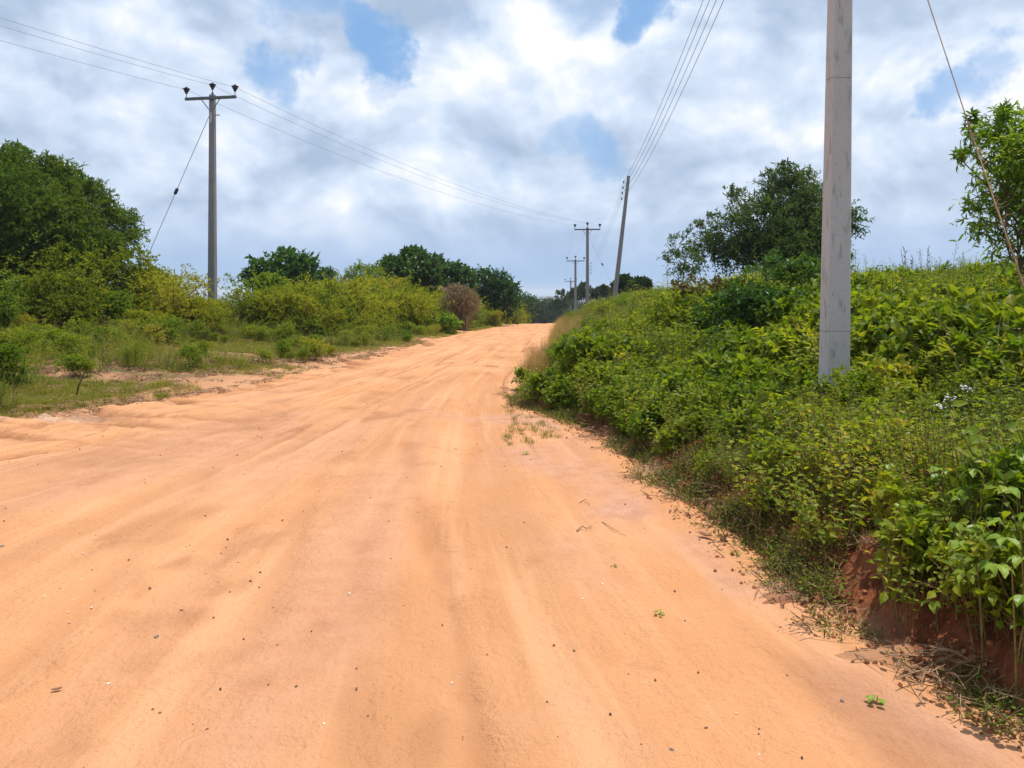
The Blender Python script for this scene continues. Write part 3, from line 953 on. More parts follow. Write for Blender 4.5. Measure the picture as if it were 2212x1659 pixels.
for k in range(4):
    lib(dome_geo(.60, .30, 14, 6, .084, .054, 'weed').build('bushy_weed', [M['weed'], M['stem']], link=False), near_n)
for k in range(3):
    lib(dome_geo(.52, .28, 10, 5, .108, .070, 'weed2').build('bushy_herb', [M['weed2'], M['stem']], link=False), near_n)
for k in range(3):
    lib(weed_geo(11, .74, .100, .066, .036, .20, lean=.5, t0=.4).build('weed', [M['weed'], M['stem']], link=False), near_n)
for k in range(2):
    lib(weed_geo(18, .72, .048, .018, .022, .18, lean=.4, lpn=2).build('fine_weed', [M['weed'], M['stem']], link=False), near_n)
for k in range(2):
    lib(weed_geo(16, .68, .13, .022, .05, .16, lean=.55, t0=.3).build('lance_weed', [M['weed2'], M['stem']], link=False), near_n)
lib(weed_geo(10, .62, .05, .024, .05, .16, lean=.5, t0=.55).build('brown_stalks', [M['drystick'], M['twig']], link=False), near_n)
for k in range(3):
    lib(dome_geo(.85, .48, 52, 9, .056, .032, 'weed', 8).build('tall_weed', [M['weed'], M['stem']], link=False), far_n)
for k in range(2):
    lib(dome_geo(.75, .45, 46, 8, .064, .038, 'weed2', 8).build('tall_herb', [M['weed2'], M['stem']], link=False), far_n)
for k in range(2):
    lib(weed_geo(26, 1.0, .06, .026, .04, .40, lean=.45, tv=KITE_V, tt=KITE_T, lpn=2).build('tall_sprig', [M['weed'], M['stem']], link=False), far_n)
    lib(weed_geo(22, .85, .045, .02, .05, .36, lean=.6, tv=KITE_V, tt=KITE_T, t0=.5).build('brown_weed', [M['drystick'], M['stem']], link=False), far_n)
for k in range(3):
    lib(weed_geo(12, .13, .035, .024, .018, .13, lean=1.4).build('creeper', [M['weed2'], M['stem']], link=False), creep_n)
for k in range(3):
    lib(grass_geo(60, .15, .007, .16, .9).build('grass_tuft', [M['grass']], link=False), grass_n)
for k in range(2):
    lib(grass_geo(60, .85, .008, .22, .45).build('straw_tuft', [M['drygrass']], link=False), dry_n)
for k in range(3):
    G = Geo()
    for j in range(9):
        a = rng.uniform(0, 6.28); l_ = rng.uniform(.05, .16); c_ = rng.normal(0, .07, 2)
        pts = [(c_[0] + math.cos(a) * l_ * t, c_[1] + math.sin(a) * l_ * t, .008 + .035 * rng.random() * t + rng.normal(0, .006)) for t in (-1, -.3, .4, 1)]
        G.add(*tube(pts, [.0025, .003, .0025, .001], 4, False), 0, rng.random())
    n_ = 7
    put_leaves(G, np.c_[rng.normal(0, .08, (n_, 2)), np.full(n_, .012)], np.c_[rng.normal(0, 1, (n_, 2)), rng.normal(0, .2, n_)], np.c_[rng.normal(0, .4, (n_, 2)), np.ones(n_)], .05, .03, 1, LEAF_V, LEAF_T)
    lib(G.build('litter', [M['twig'], M['dead_leaf']], link=False), litter_n)

FORL = []
for k in range(3):
    G = Geo()
    for j in range(5):
        clump(G, (rng.normal(0, 1.6), rng.normal(0, 1.6), rng.uniform(2.5, 5)), rng.uniform(1.5, 2.4), 40, 6, .7, .5, .2)
    G.add(*tube([(0, 0, -1), (0, 0, 4)], [.3, .15], 5))
    lib(G.build('forest_tree', [M['far']], link=False), FORL)
ORDER = sorted(o.name for o in LIB.objects)


def scatter(name, label, pts, names, rotz, scl, tilt=.12, pick=None):
    """one object of uncountable ground cover: points with a plant of the library on each"""
    n = len(pts)
    me = bpy.data.meshes.new(name)
    me.vertices.add(n); me.vertices.foreach_set('co', np.ascontiguousarray(pts, np.float32).ravel())
    idx = np.array([ORDER.index(x) for x in names])[rng.integers(0, len(names), n) if pick is None else pick]
    a = me.attributes.new('idx', 'INT', 'POINT'); a.data.foreach_set('value', np.ascontiguousarray(idx, np.int32))
    a = me.attributes.new('rot', 'FLOAT_VECTOR', 'POINT')
    a.data.foreach_set('vector', np.ascontiguousarray(np.stack([rng.normal(0, tilt, n), rng.normal(0, tilt, n), rotz], -1), np.float32).ravel())
    a = me.attributes.new('scl', 'FLOAT', 'POINT'); a.data.foreach_set('value', np.ascontiguousarray(scl, np.float32))
    o = obj(name, me)
    ng = bpy.data.node_groups.new(name, 'GeometryNodeTree')
    ng.interface.new_socket('Geometry', in_out='INPUT', socket_type='NodeSocketGeometry')
    ng.interface.new_socket('Geometry', in_out='OUTPUT', socket_type='NodeSocketGeometry')
    gi = ng.nodes.new('NodeGroupInput'); go = ng.nodes.new('NodeGroupOutput')
    ip = ng.nodes.new('GeometryNodeInstanceOnPoints')
    ci = ng.nodes.new('GeometryNodeCollectionInfo'); ci.inputs['Collection'].default_value = LIB
    ci.inputs['Separate Children'].default_value = True; ci.inputs['Reset Children'].default_value = True

    def na(nm, dt):
        x = ng.nodes.new('GeometryNodeInputNamedAttribute'); x.data_type = dt; x.inputs['Name'].default_value = nm
        return x.outputs['Attribute']
    er_ = ng.nodes.new('FunctionNodeEulerToRotation')
    ng.links.new(na('rot', 'FLOAT_VECTOR'), er_.inputs[0])
    mp = ng.nodes.new('GeometryNodeMeshToPoints')
    ng.links.new(gi.outputs[0], mp.inputs[0]); ng.links.new(mp.outputs[0], ip.inputs['Points'])
    ng.links.new(ci.outputs[0], ip.inputs['Instance'])
    ip.inputs['Pick Instance'].default_value = True
    ng.links.new(na('idx', 'INT'), ip.inputs['Instance Index'])
    ng.links.new(er_.outputs[0], ip.inputs['Rotation'])
    ng.links.new(na('scl', 'FLOAT'), ip.inputs['Scale'])
    ng.links.new(ip.outputs[0], go.inputs[0])
    md = o.modifiers.new('scatter', 'NODES'); md.node_group = ng
    return tag(o, label, None, None, 'stuff')


def sample_right(n, y0, y1, d0, d1, pw=1.0):
    y = y0 + (y1 - y0) * rng.random(n) ** pw
    d = d0 + (d1 - d0) * rng.random(n)
    x = x_right(y) + d
    return x, y, d


# right bank, near
x, y, d = sample_right(5200, 1.0, 13, .16, 9.5)
keep = (x < .78 * y + 2.2)
x, y, d = x[keep], y[keep], d[keep]
sc = np.clip(.42 + .36 * ss(.1, 1.4, d) + rng.normal(0, .16, len(x)) + 1.3 * (fbm(x * .9, y * .9, 5, 3) - .5), .28, 1.5)
sc = np.where(d < 1.1, np.minimum(sc, .55 + .40 * d), sc)
kind_n = fbm(x * .45 + 7, y * .45, 15, 3) + rng.normal(0, .07, len(x))
pick = np.where(kind_n < .43, rng.integers(4, 7, len(x)), np.where(kind_n > .63, rng.integers(8, 12, len(x)), np.where(rng.random(len(x)) < .6, rng.integers(0, 4, len(x)), rng.integers(7, 10, len(x)))))
mixp = rng.random(len(x))
pick = np.where(mixp < .12, rng.integers(12, 14, len(x)), np.where(mixp > .93, 14, pick))
edge_p = (d < .7) & (rng.random(len(x)) < .5)
pick = np.where(edge_p, rng.integers(7, 10, len(x)), pick)
# keep the plants away from the line of sight to the foot of the thick pole
scatter('undergrowth', 'dense leafy weeds covering the bank on the right', np.stack([x, y, ground_z(x, y) - .02], -1), near_n, rng.uniform(0, 6.28, len(x)), sc, .14, pick)
# right bank, farther: taller growth, smaller in the picture
x, y, d = sample_right(8000, 12.5, 64, .3, 26, 1.6)
keep = x < .80 * y
keep &= d > .75
x, y, d = x[keep], y[keep], d[keep]
sc = np.clip(.50 + .42 * ss(.6, 2.8, d) + rng.normal(0, .15, len(x)) + .5 * (fbm(x * .35, y * .35, 6, 2) - .5), .35, 1.4)
scatter('undergrowth', 'dense weeds covering the rise on the right beyond the thick pole', np.stack([x, y, ground_z(x, y) - .03], -1), far_n, rng.uniform(0, 6.28, len(x)), sc, .16)
# straw on the rise and by the road's right edge in the distance
x, y, d = sample_right(5200, 13, 66, .1, 9, 1.3)
kn = fbm(x * .25 + 3, y * .25, 44, 3)
keep = ((kn > .53 - .10 * ss(18, 26, y)) | ((d < .8) & (rng.random(len(x)) < .12))) & (x < .8 * y)
x, y, d = x[keep], y[keep], d[keep]
scatter('dry_grass', 'straw coloured dry grass on the right bank', np.stack([x, y, ground_z(x, y)], -1), dry_n, rng.uniform(0, 6.28, len(x)), rng.uniform(.4, 1.05, len(x)) * np.interp(d, [.1, 1.5], [.7, 1]), .2)
# creeping plants at the foot of the bank
x, y, d = sample_right(3200, 1.6, 14, -.08, .75)
kn = fbm(x * 1.6, y * 1.6, 91, 3)
keep = kn + rng.normal(0, .06, len(x)) > .47
x, y, d = x[keep], y[keep], d[keep]
scatter('ground_cover', 'low creeping plants along the foot of the right bank', np.stack([x, y, ground_z(x, y)], -1), creep_n, rng.uniform(0, 6.28, len(x)), rng.uniform(.35, .95, len(x)), .2)
x, y, d = sample_right(230, 1.6, 13, -.22, .7)
scatter('leaf_litter', 'dry twigs and dead leaves along the foot of the right bank', np.stack([x, y, ground_z(x, y) + .01], -1), litter_n, rng.uniform(0, 6.28, len(x)), rng.uniform(.4, 1.0, len(x)), .15)
n = 900
y = 10 + 20 * rng.random(n) ** 1.5
d = -.2 + 5.5 * rng.random(n)
x = x_left(y) - d
scatter('leaf_litter', 'dry twigs and dead leaves on the left verge', np.stack([x, y, ground_z(x, y) + .01], -1), litter_n, rng.uniform(0, 6.28, n), rng.uniform(.6, 1.5, n), .15)
# nose of weeds at the bend of the right edge is covered by the above; now the left verge
n = 26000
y = 9.5 + (95 - 9.5) * rng.random(n) ** 2.1
d = rng.random(n) * np.interp(y, [9, 24, 40, 95], [11, 7, 5, 4])
x = x_left(y) - d
kn = fbm(x * .35, y * .5, 101, 4) + rng.normal(0, .05, n)
keep = (kn > .57 - .15 * ss(.2, 2, d) - .14 * ss(16, 26, y)) & (x > -.80 * y)
x, y, d = x[keep], y[keep], d[keep]
scl = rng.uniform(.5, 1.25, len(x)) * np.interp(d, [0, .8, 3], [.5, .8, 1.0])
scatter('verge_grass', 'short grass growing in patches on the sandy left verge', np.stack([x, y, ground_z(x, y)], -1), grass_n + creep_n, rng.uniform(0, 6.28, len(x)), scl, .15,
        np.where(rng.random(len(x)) < .72, rng.integers(0, 3, len(x)), rng.integers(3, 6, len(x))))
n = 7000
y = 10 + (90 - 10) * rng.random(n) ** 1.9
d = .6 + rng.random(n) * np.interp(y, [9, 24, 40, 95], [12, 7.5, 5, 4])
x = x_left(y) - d
kn = fbm(x * .4 + 9, y * .5, 111, 3) + rng.normal(0, .05, n)
keep = (kn > .645 - .155 * ss(2.6, 5.5, d) - .10 * ss(18, 30, y) * ss(.6, 1.6, d)) & (x > -.82 * y)
x, y, d = x[keep], y[keep], d[keep]
scatter('verge_weeds', 'low weeds standing between the left verge and the hedge', np.stack([x, y, ground_z(x, y)], -1), far_n[:3] + far_n[5:] + near_n[7:10], rng.uniform(0, 6.28, len(x)),
        np.clip(rng.normal(.42, .14, len(x)) + .15 * ss(3, 7, d), .2, .9), .15)
# grass at the small bare nose of the bend
pts = []
for (dx, dy), k in (((1130, 905), 10), ((1150, 930), 10), ((1125, 945), 8), ((1170, 940), 8), ((1120, 885), 8), ((1190, 915), 6), ((1130, 860), 10), ((1160, 825), 8)):
    q = on_ground(dx, dy)
    for j in range(k):
        pts.append((q.x + rng.normal(0, .16), q.y + rng.normal(0, .30), 0))
pts = np.array(pts); pts[:, 2] = np.array([max(gz(a, b), road_z(a, b)) for a, b, _ in pts]) - .005
scatter('sparse_grass', 'sparse creeping grass on the sand at the bend of the right edge', pts, grass_n + creep_n, rng.uniform(0, 6.28, len(pts)), rng.uniform(.25, .55, len(pts)), .2)
# gravel on the road
n = 520
y = 2 + 14 * rng.random(n) ** 1.5
x = x_left(y) + (x_right(y) - x_left(y)) * rng.random(n)
G = Geo()
ICO_V, ICO_T = None, None
t_ = (1 + 5 ** .5) / 2
ICO_V = unit(np.array([(-1, t_, 0), (1, t_, 0), (-1, -t_, 0), (1, -t_, 0), (0, -1, t_), (0, 1, t_), (0, -1, -t_), (0, 1, -t_), (t_, 0, -1), (t_, 0, 1), (-t_, 0, -1), (-t_, 0, 1)], float))
ICO_T = np.array([(0, 11, 5), (0, 5, 1), (0, 1, 7), (0, 7, 10), (0, 10, 11), (1, 5, 9), (5, 11, 4), (11, 10, 2), (10, 7, 6), (7, 1, 8), (3, 9, 4), (3, 4, 2), (3, 2, 6), (3, 6, 8), (3, 8, 9), (4, 9, 5), (2, 4, 11), (6, 2, 10), (8, 6, 7), (9, 8, 1)])


def surf_z(x, y):
    i = int(np.clip(np.searchsorted(rY, y), 1, len(rY) - 1))
    j = int(np.clip((x - L0[i]) / (R0[i] - L0[i]) * 399, 0, 399))
    return float(max(RZ[i, j], RZ[i - 1, j]))


def surf(x, y):
    return max(surf_z(x, y), gz(x, y) if (x > x_right(y) - .1 or x < x_left(y) + .1) else -9)


for a, b in zip(x, y):
    r = rng.uniform(.003, .008)
    V = ICO_V * (r * rng.uniform(.6, 1.3, 3)) * rng.uniform(.8, 1.2, (12, 1)) + (a, b, surf(a, b) + r * .3)
    G.add(V, ICO_T, int(rng.random() < .2))
tag(G.build('gravel', [M['stone_dark'], M['stone_pale']]), 'fine grit scattered over the sandy road', None, None, 'stuff')
# crumbled soil along the foot of the bank
G = Geo()
n = 1700
y = 1.8 + 9.5 * rng.random(n) ** 1.4
x = x_right(y) + rng.normal(.02, .13, n)
for a, b in zip(x, y):
    r = rng.uniform(.004, .012) * (1 + 1.0 * (rng.random() < .06))
    V = ICO_V * (r * rng.uniform(.7, 1.3, 3)) * rng.uniform(.75, 1.25, (12, 1)) + (a, b, surf(a, b) + r * .25)
    G.add(V, ICO_T, 0)
tag(G.build('soil_crumbs', [M['clod']]), 'crumbs of red soil fallen along the foot of the bank', None, None, 'stuff')
# forest on the plain far beyond the road
n = 5200
y = np.geomspace(190, 5200, n) * rng.uniform(.9, 1.1, n)
x = (rng.random(n) * 1.9 - .95) * y
scatter('distant_forest', 'far green forest covering the plain under the horizon', np.stack([x, y, base_z(y)], -1), FORL, rng.uniform(0, 6.28, n), rng.uniform(.7, 1.3, n) * np.interp(y, [190, 5200], [1, 1.6]), .03)

# ------------------------------------------------------------------ poles and wires
INS_PROF = [(.012, -.16), (.012, .0), (.050, .0), (.060, .035), (.055, .05), (.085, .085), (.10, .12), (.098, .13), (.140, .185), (.146, .20), (.11, .215), (.06, .22), (.055, .25), (.0, .252)]


def insulator(parent, loc):
    G = Geo(); G.add(*lathe(INS_PROF[2:], 16))
    o = G.build('insulator', M['porcelain'], parent, smooth=False); o.location = loc
    G = Geo(); G.add(*tube([(0, 0, -.17), (0, 0, .0)], .016, 8)); G.build('pin', M['steel'], o)
    G = Geo(); a = np.linspace(-.2, math.pi + .2, 9)
    G.add(*tube([(math.cos(t) * .055, 0, .235 + math.sin(t) * .04) for t in a], .010, 5)); G.build('wire_tie', M['wire'], o)
    return o


def spool(parent, loc, side):
    """small shackle insulator on a bracket at the side of a pole"""
    G = Geo(); G.add(*lathe([(.0, -.05), (.035, -.05), (.042, -.03), (.024, -.008), (.024, .008), (.042, .03), (.035, .05), (.0, .05)], 10))
    o = G.build('insulator', M['porcelain'], parent); o.location = loc
    G = Geo()
    G.add(*box((-side * .06, 0, .062), (.14, .03, .008))); G.add(*box((-side * .06, 0, -.062), (.14, .03, .008)))
    G.build('bracket', M['steel'], o)
    return o


def hv_pole(loc, h, label, rz, w0=.33, w1=.22, arm=2.2, lv=False, peg=False, group=None):
    o = thing('utility_pole', label, 'utility pole', loc, rz, group)
    G = Geo(); G.add(*prism(rect(w0, w0 * .8, -.5, bev=.03), rect(w1, w1 * .8, h, bev=.025), 6)); G.build('shaft', M['pole_grey'], o)
    G = Geo(); G.add(*box((0, -w1 * .4 - .055, h - .16), (arm, .10, .105))); G.build('crossarm', M['steel'], o)
    for s in (-1, 1):
        G = Geo(); G.add(*tube([(s * .40, -w1 * .4 - .05, h - .21), (s * w1 * .46, -w1 * .4 - .02, h - .60)], .018, 5)); G.build('brace', M['steel'], o)
    G = Geo(); G.add(*lathe([(w1 * .3, h), (w1 * .24, h + .03), (.03, h + .11), (.0, h + .12)], 8)); G.build('cap', M['steel'], o)
    insulator(o, (-arm / 2 + .04, -w1 * .4 - .05, h + .06)); insulator(o, (arm / 2 - .04, -w1 * .4 - .05, h + .06)); insulator(o, (0, 0, h + .22))
    if peg:
        G = Geo(); G.add(*tube([(w1 * .5, 0, h - .80), (w1 * .5 + .06, 0, h - .82), (w1 * .5 + .20, 0, h - .82)], .022, 6)); G.build('step_bolt', M['steel'], o)
        G = Geo(); G.add(*box((-w0 * .02, -w0 * .335, h * .90), (.10, .012, .42))); G.build('number_plate', M['pole_big'], o)
    if lv:
        for k in range(4):
            spool(o, (.30, 0, h - 3.05 - k * .28), 1)
    return o


HVP = []
for (dx, dyt, Y, lab, rz, lv, peg) in (
        (459, 205, 31.0, 'tall grey pole with a dark crossarm and three insulators behind the left hedge', -.17, False, True),
        (1269, 492, 66.0, 'tallest pole of the far row with crossarms, just left of the leaning pole', -.14, True, False),
        (1243, 561, 95.0, 'middle pole with crossarm in the far row, half hidden by the tallest one', .06, False, False),
        (1233, 606, 146.0, 'smallest and rearmost pole with crossarm in the far row', .02, False, False)):
    top = P(dx, dyt, Y)
    g0 = gz(top.x, top.y)
    HVP.append((hv_pole((top.x, top.y, g0), top.z - g0, lab, rz, lv=lv, peg=peg, group='utility poles with crossarms'), top.z - g0))


def at(o, p):
    return Matrix.Translation(o.location) @ o.rotation_euler.to_matrix().to_4x4() @ Vector(p)


# a pole behind the camera carries the wires on
p0 = HVP[0][0].location; p1 = HVP[1][0].location
back = Vector((p0.x - 13.5, p0.y - 36, 0))
WIRE = []
for k, (side, lab) in enumerate(((-1.06, 'left wire'), (0.0, 'middle wire'), (1.06, 'right wire'))):
    ends = [Vector((back.x + side * .95, back.y - side * .2, gz(back.x, back.y) + 9.6))]
    for o, h in HVP:
        ends.append(at(o, (side, -.13 if side else 0, h + (.22 if side else .38))))
    pts = []
    for a, b, sag in zip(ends[:-1], ends[1:], (.7, .85, .5, .6)):
        for t in np.linspace(0, 1, 28)[:-1]:
            p = a.lerp(b, t); pts.append((p.x, p.y, p.z - 4 * sag * t * (1 - t)))
    pts.append(tuple(ends[-1]))
    G = Geo(); V, T = tube(pts, np.interp([p[1] for p in pts], [0, 30, 60, 68, 150], [.0055, .007, .0065, .0035, .004]), 5); G.add(V, T)
    tag(G.build('power_line', M['wire']), {-1.06: 'overhead wire tied to the left insulators of the poles with crossarms', 0.0: 'overhead wire tied to the middle insulators on top of the crossarm poles', 1.06: 'overhead wire tied to the right insulators of the poles with crossarms'}[side], 'power line', 'high overhead wires')

# leaning low-voltage pole
bot = P(1328, 640, 40); top = P(1358, 380, 40)
g0 = gz(bot.x, bot.y); f = (g0 - .1 - bot.z) / (top.z - bot.z)
bx, by = bot.x + (top.x - bot.x) * f, bot.y
lp = thing('leaning_pole', 'plain grey pole leaning to the right with four small insulators near its top', 'utility pole', (bx, by, g0))
hx, hh = top.x - bx, top.z - g0
G = Geo(); G.add(*prism(rect(.26, .2, -.5, -hx * .05, 0, .025), rect(.15, .13, hh, hx, 0, .02), 8)); G.build('shaft', M['pole_grey'], lp)
LVI = []
for k in range(4):
    z = hh - .32 - k * .29
    x_ = hx * z / hh - .22
    sp = spool(lp, (x_, 0, z), -1); LVI.append(lp.location + Vector((x_, 0, z)))

# thick concrete pole in the shrubs
b0 = P(1802, 790, 7.5); t0_ = P(1815, 0, 7.5)
g0 = gz(b0.x, b0.y)
bp = thing('concrete_pole', 'thick pale rectangular concrete pole standing in the weeds at the right', 'utility pole', (b0.x, 7.5, g0), R(6))
sl = (t0_.x - b0.x) / (t0_.z - b0.z)
HB = 7.4


def sec(z, dw=0.0):
    zz = z + g0
    k = (zz - b0.z) / (t0_.z - b0.z)
    w = .243 + (.196 - .243) * k + dw
    return rect(w, w * .68, z, sl * (zz - b0.z), 0, .011)


j1, j2 = P(1800, 715, 7.5).z - g0, P(1800, 171, 7.5).z - g0
seg_z = [(-.6, j1), (j1, j2), (j2, HB)]
for a, b in seg_z:       # the shaft shows two casting joints
    G = Geo(); G.add(*prism(sec(a + .0025), sec(b - .0025), 6)); G.build('shaft', M['pole_big'], bp)
G = Geo()
for z in (j1, j2):
    G.add(*prism(sec(z - .004, -.010), sec(z + .004, -.010)))
G.build('joint', M['pole_grey'], bp)
BPI = []
for k in range(4):
    z = HB - .25 - k * .28
    x_ = sl * (z + g0 - b0.z) - .19
    spool(bp, (x_, 0, z), -1); BPI.append(at(bp, (x_, 0, z)))

# four low-voltage wires: thick pole - leaning pole - tallest far pole
h2, H2 = HVP[1]
for k, lab in enumerate(('topmost', 'second highest', 'second lowest', 'lowest')):
    ends = [BPI[k], LVI[k], at(h2, (.30, 0, H2 - 3.05 - k * .28))]
    pts = []
    for a, b, sag in zip(ends[:-1], ends[1:], (.42 + .05 * k, .35)):
        for t in np.linspace(0, 1, 30)[:-1]:
            p = a.lerp(b, t); pts.append((p.x, p.y, p.z - 4 * sag * t * (1 - t)))
    pts.append(tuple(ends[-1]))
    G = Geo(); G.add(*tube(pts, np.interp([p[1] for p in pts], [7, 25, 40, 44, 66], [.005, .0065, .007, .003, .003]), 5))
    tag(G.build('power_line', M['wire']), lab + ' of the four wires rising from the leaning pole towards the thick pole', 'power line', 'low overhead wires')

# guy wires
o, h = HVP[0]
A = at(o, (-.1, 0, h - .75)); B = P(318, 556, 33.0)
E = next((A + (B - A) * t for t in np.arange(1.0, 2.5, .02) if (A + (B - A) * t).z < gz((A + (B - A) * t).x, (A + (B - A) * t).y)), A + (B - A) * 1.7)
G = Geo(); G.add(*tube([A, A.lerp(E, .5), E], .012, 5))
gw = tag(G.build('guy_wire', M['wire']), 'thin guy wire slanting down left from the left pole into the hedge', 'guy wire')
c_ = A.lerp(B, .525); d_ = (B - A).normalized()
G = Geo(); pr = [(.0, -.16), (.035, -.15), (.075, -.08), (.062, -.01), (.062, .01), (.075, .08), (.035, .15), (.0, .16)]
V, T = lathe(pr, 10)
q_ = d_.to_track_quat('Z', 'Y').to_matrix()
V = np.array([tuple(q_ @ Vector(v) + c_) for v in V]); G.add(V, T); G.build('strain_insulator', M['porcelain'], gw)

A = at(h2, (.15, 0, H2 - .9)); B = P(1301, 571, 64.0); E = B + (B - A) * 1.2
G = Geo(); G.add(*tube([A, B, E], .010, 4))
gw = tag(G.build('guy_wire', M['wire']), 'very thin guy wire with a small dark insulator left of the leaning pole', 'guy wire')
G = Geo(); V, T = lathe([(r * 1.0, z) for r, z in pr], 8); q_ = (B - A).normalized().to_track_quat('Z', 'Y').to_matrix()
G.add(np.array([tuple(q_ @ Vector(v) + B) for v in V]), T); G.build('strain_insulator', M['porcelain'], gw)

A = at(bp, (sl * HB + .02, -.06, HB - .4))
B = P(2212, 618, 6.0); K1 = P(2090, 262, 6.55)
E = B + (B - K1) * .42
ln = [A, P(2004, 0, 6.85), K1, P(2150, 440, 6.25), B, E]
G = Geo(); G.add(*tube(ln, [.0045, .0045, .005, .0055, .006, .006], 6))
gw = tag(G.build('guy_wire', M['guy']), 'rusty guy wire of the thick pole running down past the tree at the right edge', 'guy wire')
G = Geo()
for t in np.linspace(0, 1, 22):
    p = K1.lerp(B, t)
    k = rng.integers(1, 3)
    for j in range(k):
        e = p + Vector((rng.uniform(-.03, .10), rng.uniform(-.05, .05), rng.uniform(-.05, .05)))
        mpt = p.lerp(e, .5) + Vector((0, 0, rng.uniform(-.02, .03)))
        G.add(*tube([p, mpt, e], [.004, .003, .0015], 4))
th = np.linspace(0, 30, 120)
sp_ = [K1.lerp(B, t / 30) + Vector((math.cos(t) * .013, 0, math.sin(t) * .013)) for t in th]
G.add(*tube(sp_, .004, 4))
G.build('dry_vine', M['twig'], gw)

# ------------------------------------------------------------------ foreground plants whose leaves can be told apart
lf = []
for k in range(4):
    G = Geo(); put_leaves(G, np.zeros((1, 3)), np.array([[1., 0, 0]]), np.array([[0, 0, 1.]]), 1.0, rng.uniform(.55, .72), 0, LEAF_V, LEAF_T, tint=np.array([rng.random()]))
    lf.append(mesh_data('leaf', np.concatenate(G.V), np.concatenate(G.T), M['bean'], None, np.concatenate(G.C)))
BG = 'broad-leaved creepers hanging at the bank edge'


def bean(tgt, label, n_leaf, size, group=BG):
    """a creeper whose tip shows at the given point; stem from the ground, leaves in threes"""
    gx, gy_ = tgt.x + .10, tgt.y + .12
    o = thing('bean_plant', label, 'plant', (gx, gy_, gz(gx, gy_)), 0, group)
    top_ = tgt - o.location
    if top_.z < .16: top_.z = .16
    G = Geo(); pts = [np.array(top_) * t + np.array([0, 0, math.sin(t * math.pi) * .05]) for t in np.linspace(0, 1, 6)]; pts[0] = np.array([0, 0, -.05])
    G.add(*tube(pts, np.linspace(.005, .002, 6), 5)); G.build('stem', M['stem'], o)
    for g in range(max(1, n_leaf // 3)):
        t = 1 - g * .2
        c_ = np.array(top_) * t + np.array([rng.normal(0, .035), rng.normal(0, .03), math.sin(t * math.pi) * .05 + rng.normal(0, .015)])
        az = rng.uniform(math.pi * .9, math.pi * 1.7)
        for j in (-1, 0, 1):
            o2 = obj('leaf', lf[rng.integers(0, 4)], o)
            a = az + j * 1.15
            o2.location = c_ + np.array([math.cos(a), math.sin(a), 0]) * .008
            o2.rotation_euler = (rng.normal(0, .25), rng.uniform(.15, .75), a)
            s_ = size * rng.uniform(.85, 1.2); o2.scale = (s_, s_, s_)
    return o


for (dx, dy, Y, n_, sz, lab, grp) in (
        (2052, 1276, 3.35, 3, .055, 'creeper with three broad bright leaves hanging lowest over the red bank face', None),
        (1880, 1190, 4.05, 3, .05, 'small creeper with two or three broad bright leaves above the dark hollow of the bank', None),
        (2010, 1295, 3.35, 3, .045, 'small broad-leaved creeper left of and below the lowest bright one', None),
        (2052, 1170, 3.55, 6, .06, None, BG), (2100, 1130, 3.6, 6, .058, None, BG), (2185, 1225, 3.05, 6, .058, None, BG), (2110, 1215, 3.3, 6, .055, None, BG),
        (2160, 1130, 3.4, 6, .06, None, BG), (2080, 1060, 3.9, 6, .06, None, BG), (2195, 1060, 3.5, 6, .062, None, BG), (2130, 1020, 3.9, 6, .06, None, BG),
        (2030, 1010, 4.3, 6, .06, None, BG), (1960, 1085, 4.25, 6, .055, None, BG), (1930, 1010, 4.7, 6, .06, None, BG), (2200, 975, 3.9, 6, .06, None, BG),
        (2205, 1150, 3.15, 6, .06, None, BG), (1850, 1060, 4.9, 6, .055, None, BG), (1790, 1010, 5.5, 6, .055, None, BG), (2120, 930, 4.5, 6, .06, None, BG), (1640, 1000, 6.1, 6, .06, None, BG)):
    bean(P(dx, dy, Y * (.93 if grp else 1)), lab or 'creeper with broad three-part leaves among the weeds at the edge of the right bank', n_, sz, grp)

# seedlings on the sand
for dx, dy, sz, n_, lab in ((1893, 1515, .035, 5, 'two-leaved seedling alone on the sand at the lower right'), (1425, 1330, .022, 5, 'flat little seedling in the middle of the right sandy strip'),
                            (1327, 1222, .018, 4, 'tiny dark seedling on the sand above the flat little one'), (1590, 1203, .022, 4, 'small seedling on the sand next to the foot of the bank'),
                            (1136, 980, .03, 6, 'small upright seedling below the sparse grass at the bend')):
    q = on_ground(dx, dy); z = surf(q.x, q.y)
    o = thing('seedling', lab, 'seedling', (q.x, q.y, z), 0, 'seedlings on the sand')
    G = Geo(); G.add(*tube([(0, 0, -.01), (.004, 0, sz * .9)], .002, 4)); G.build('stem', M['stem'], o)
    for j in range(n_):
        o2 = obj('leaf', lf[j % 4], o); a = j * 2.4 + rng.uniform(0, .6)
        o2.location = (math.cos(a) * .006, math.sin(a) * .006, sz * (.5 + .12 * j)); o2.rotation_euler = (0, rng.uniform(-.1, .4), a); o2.scale = (sz * 1.2,) * 3
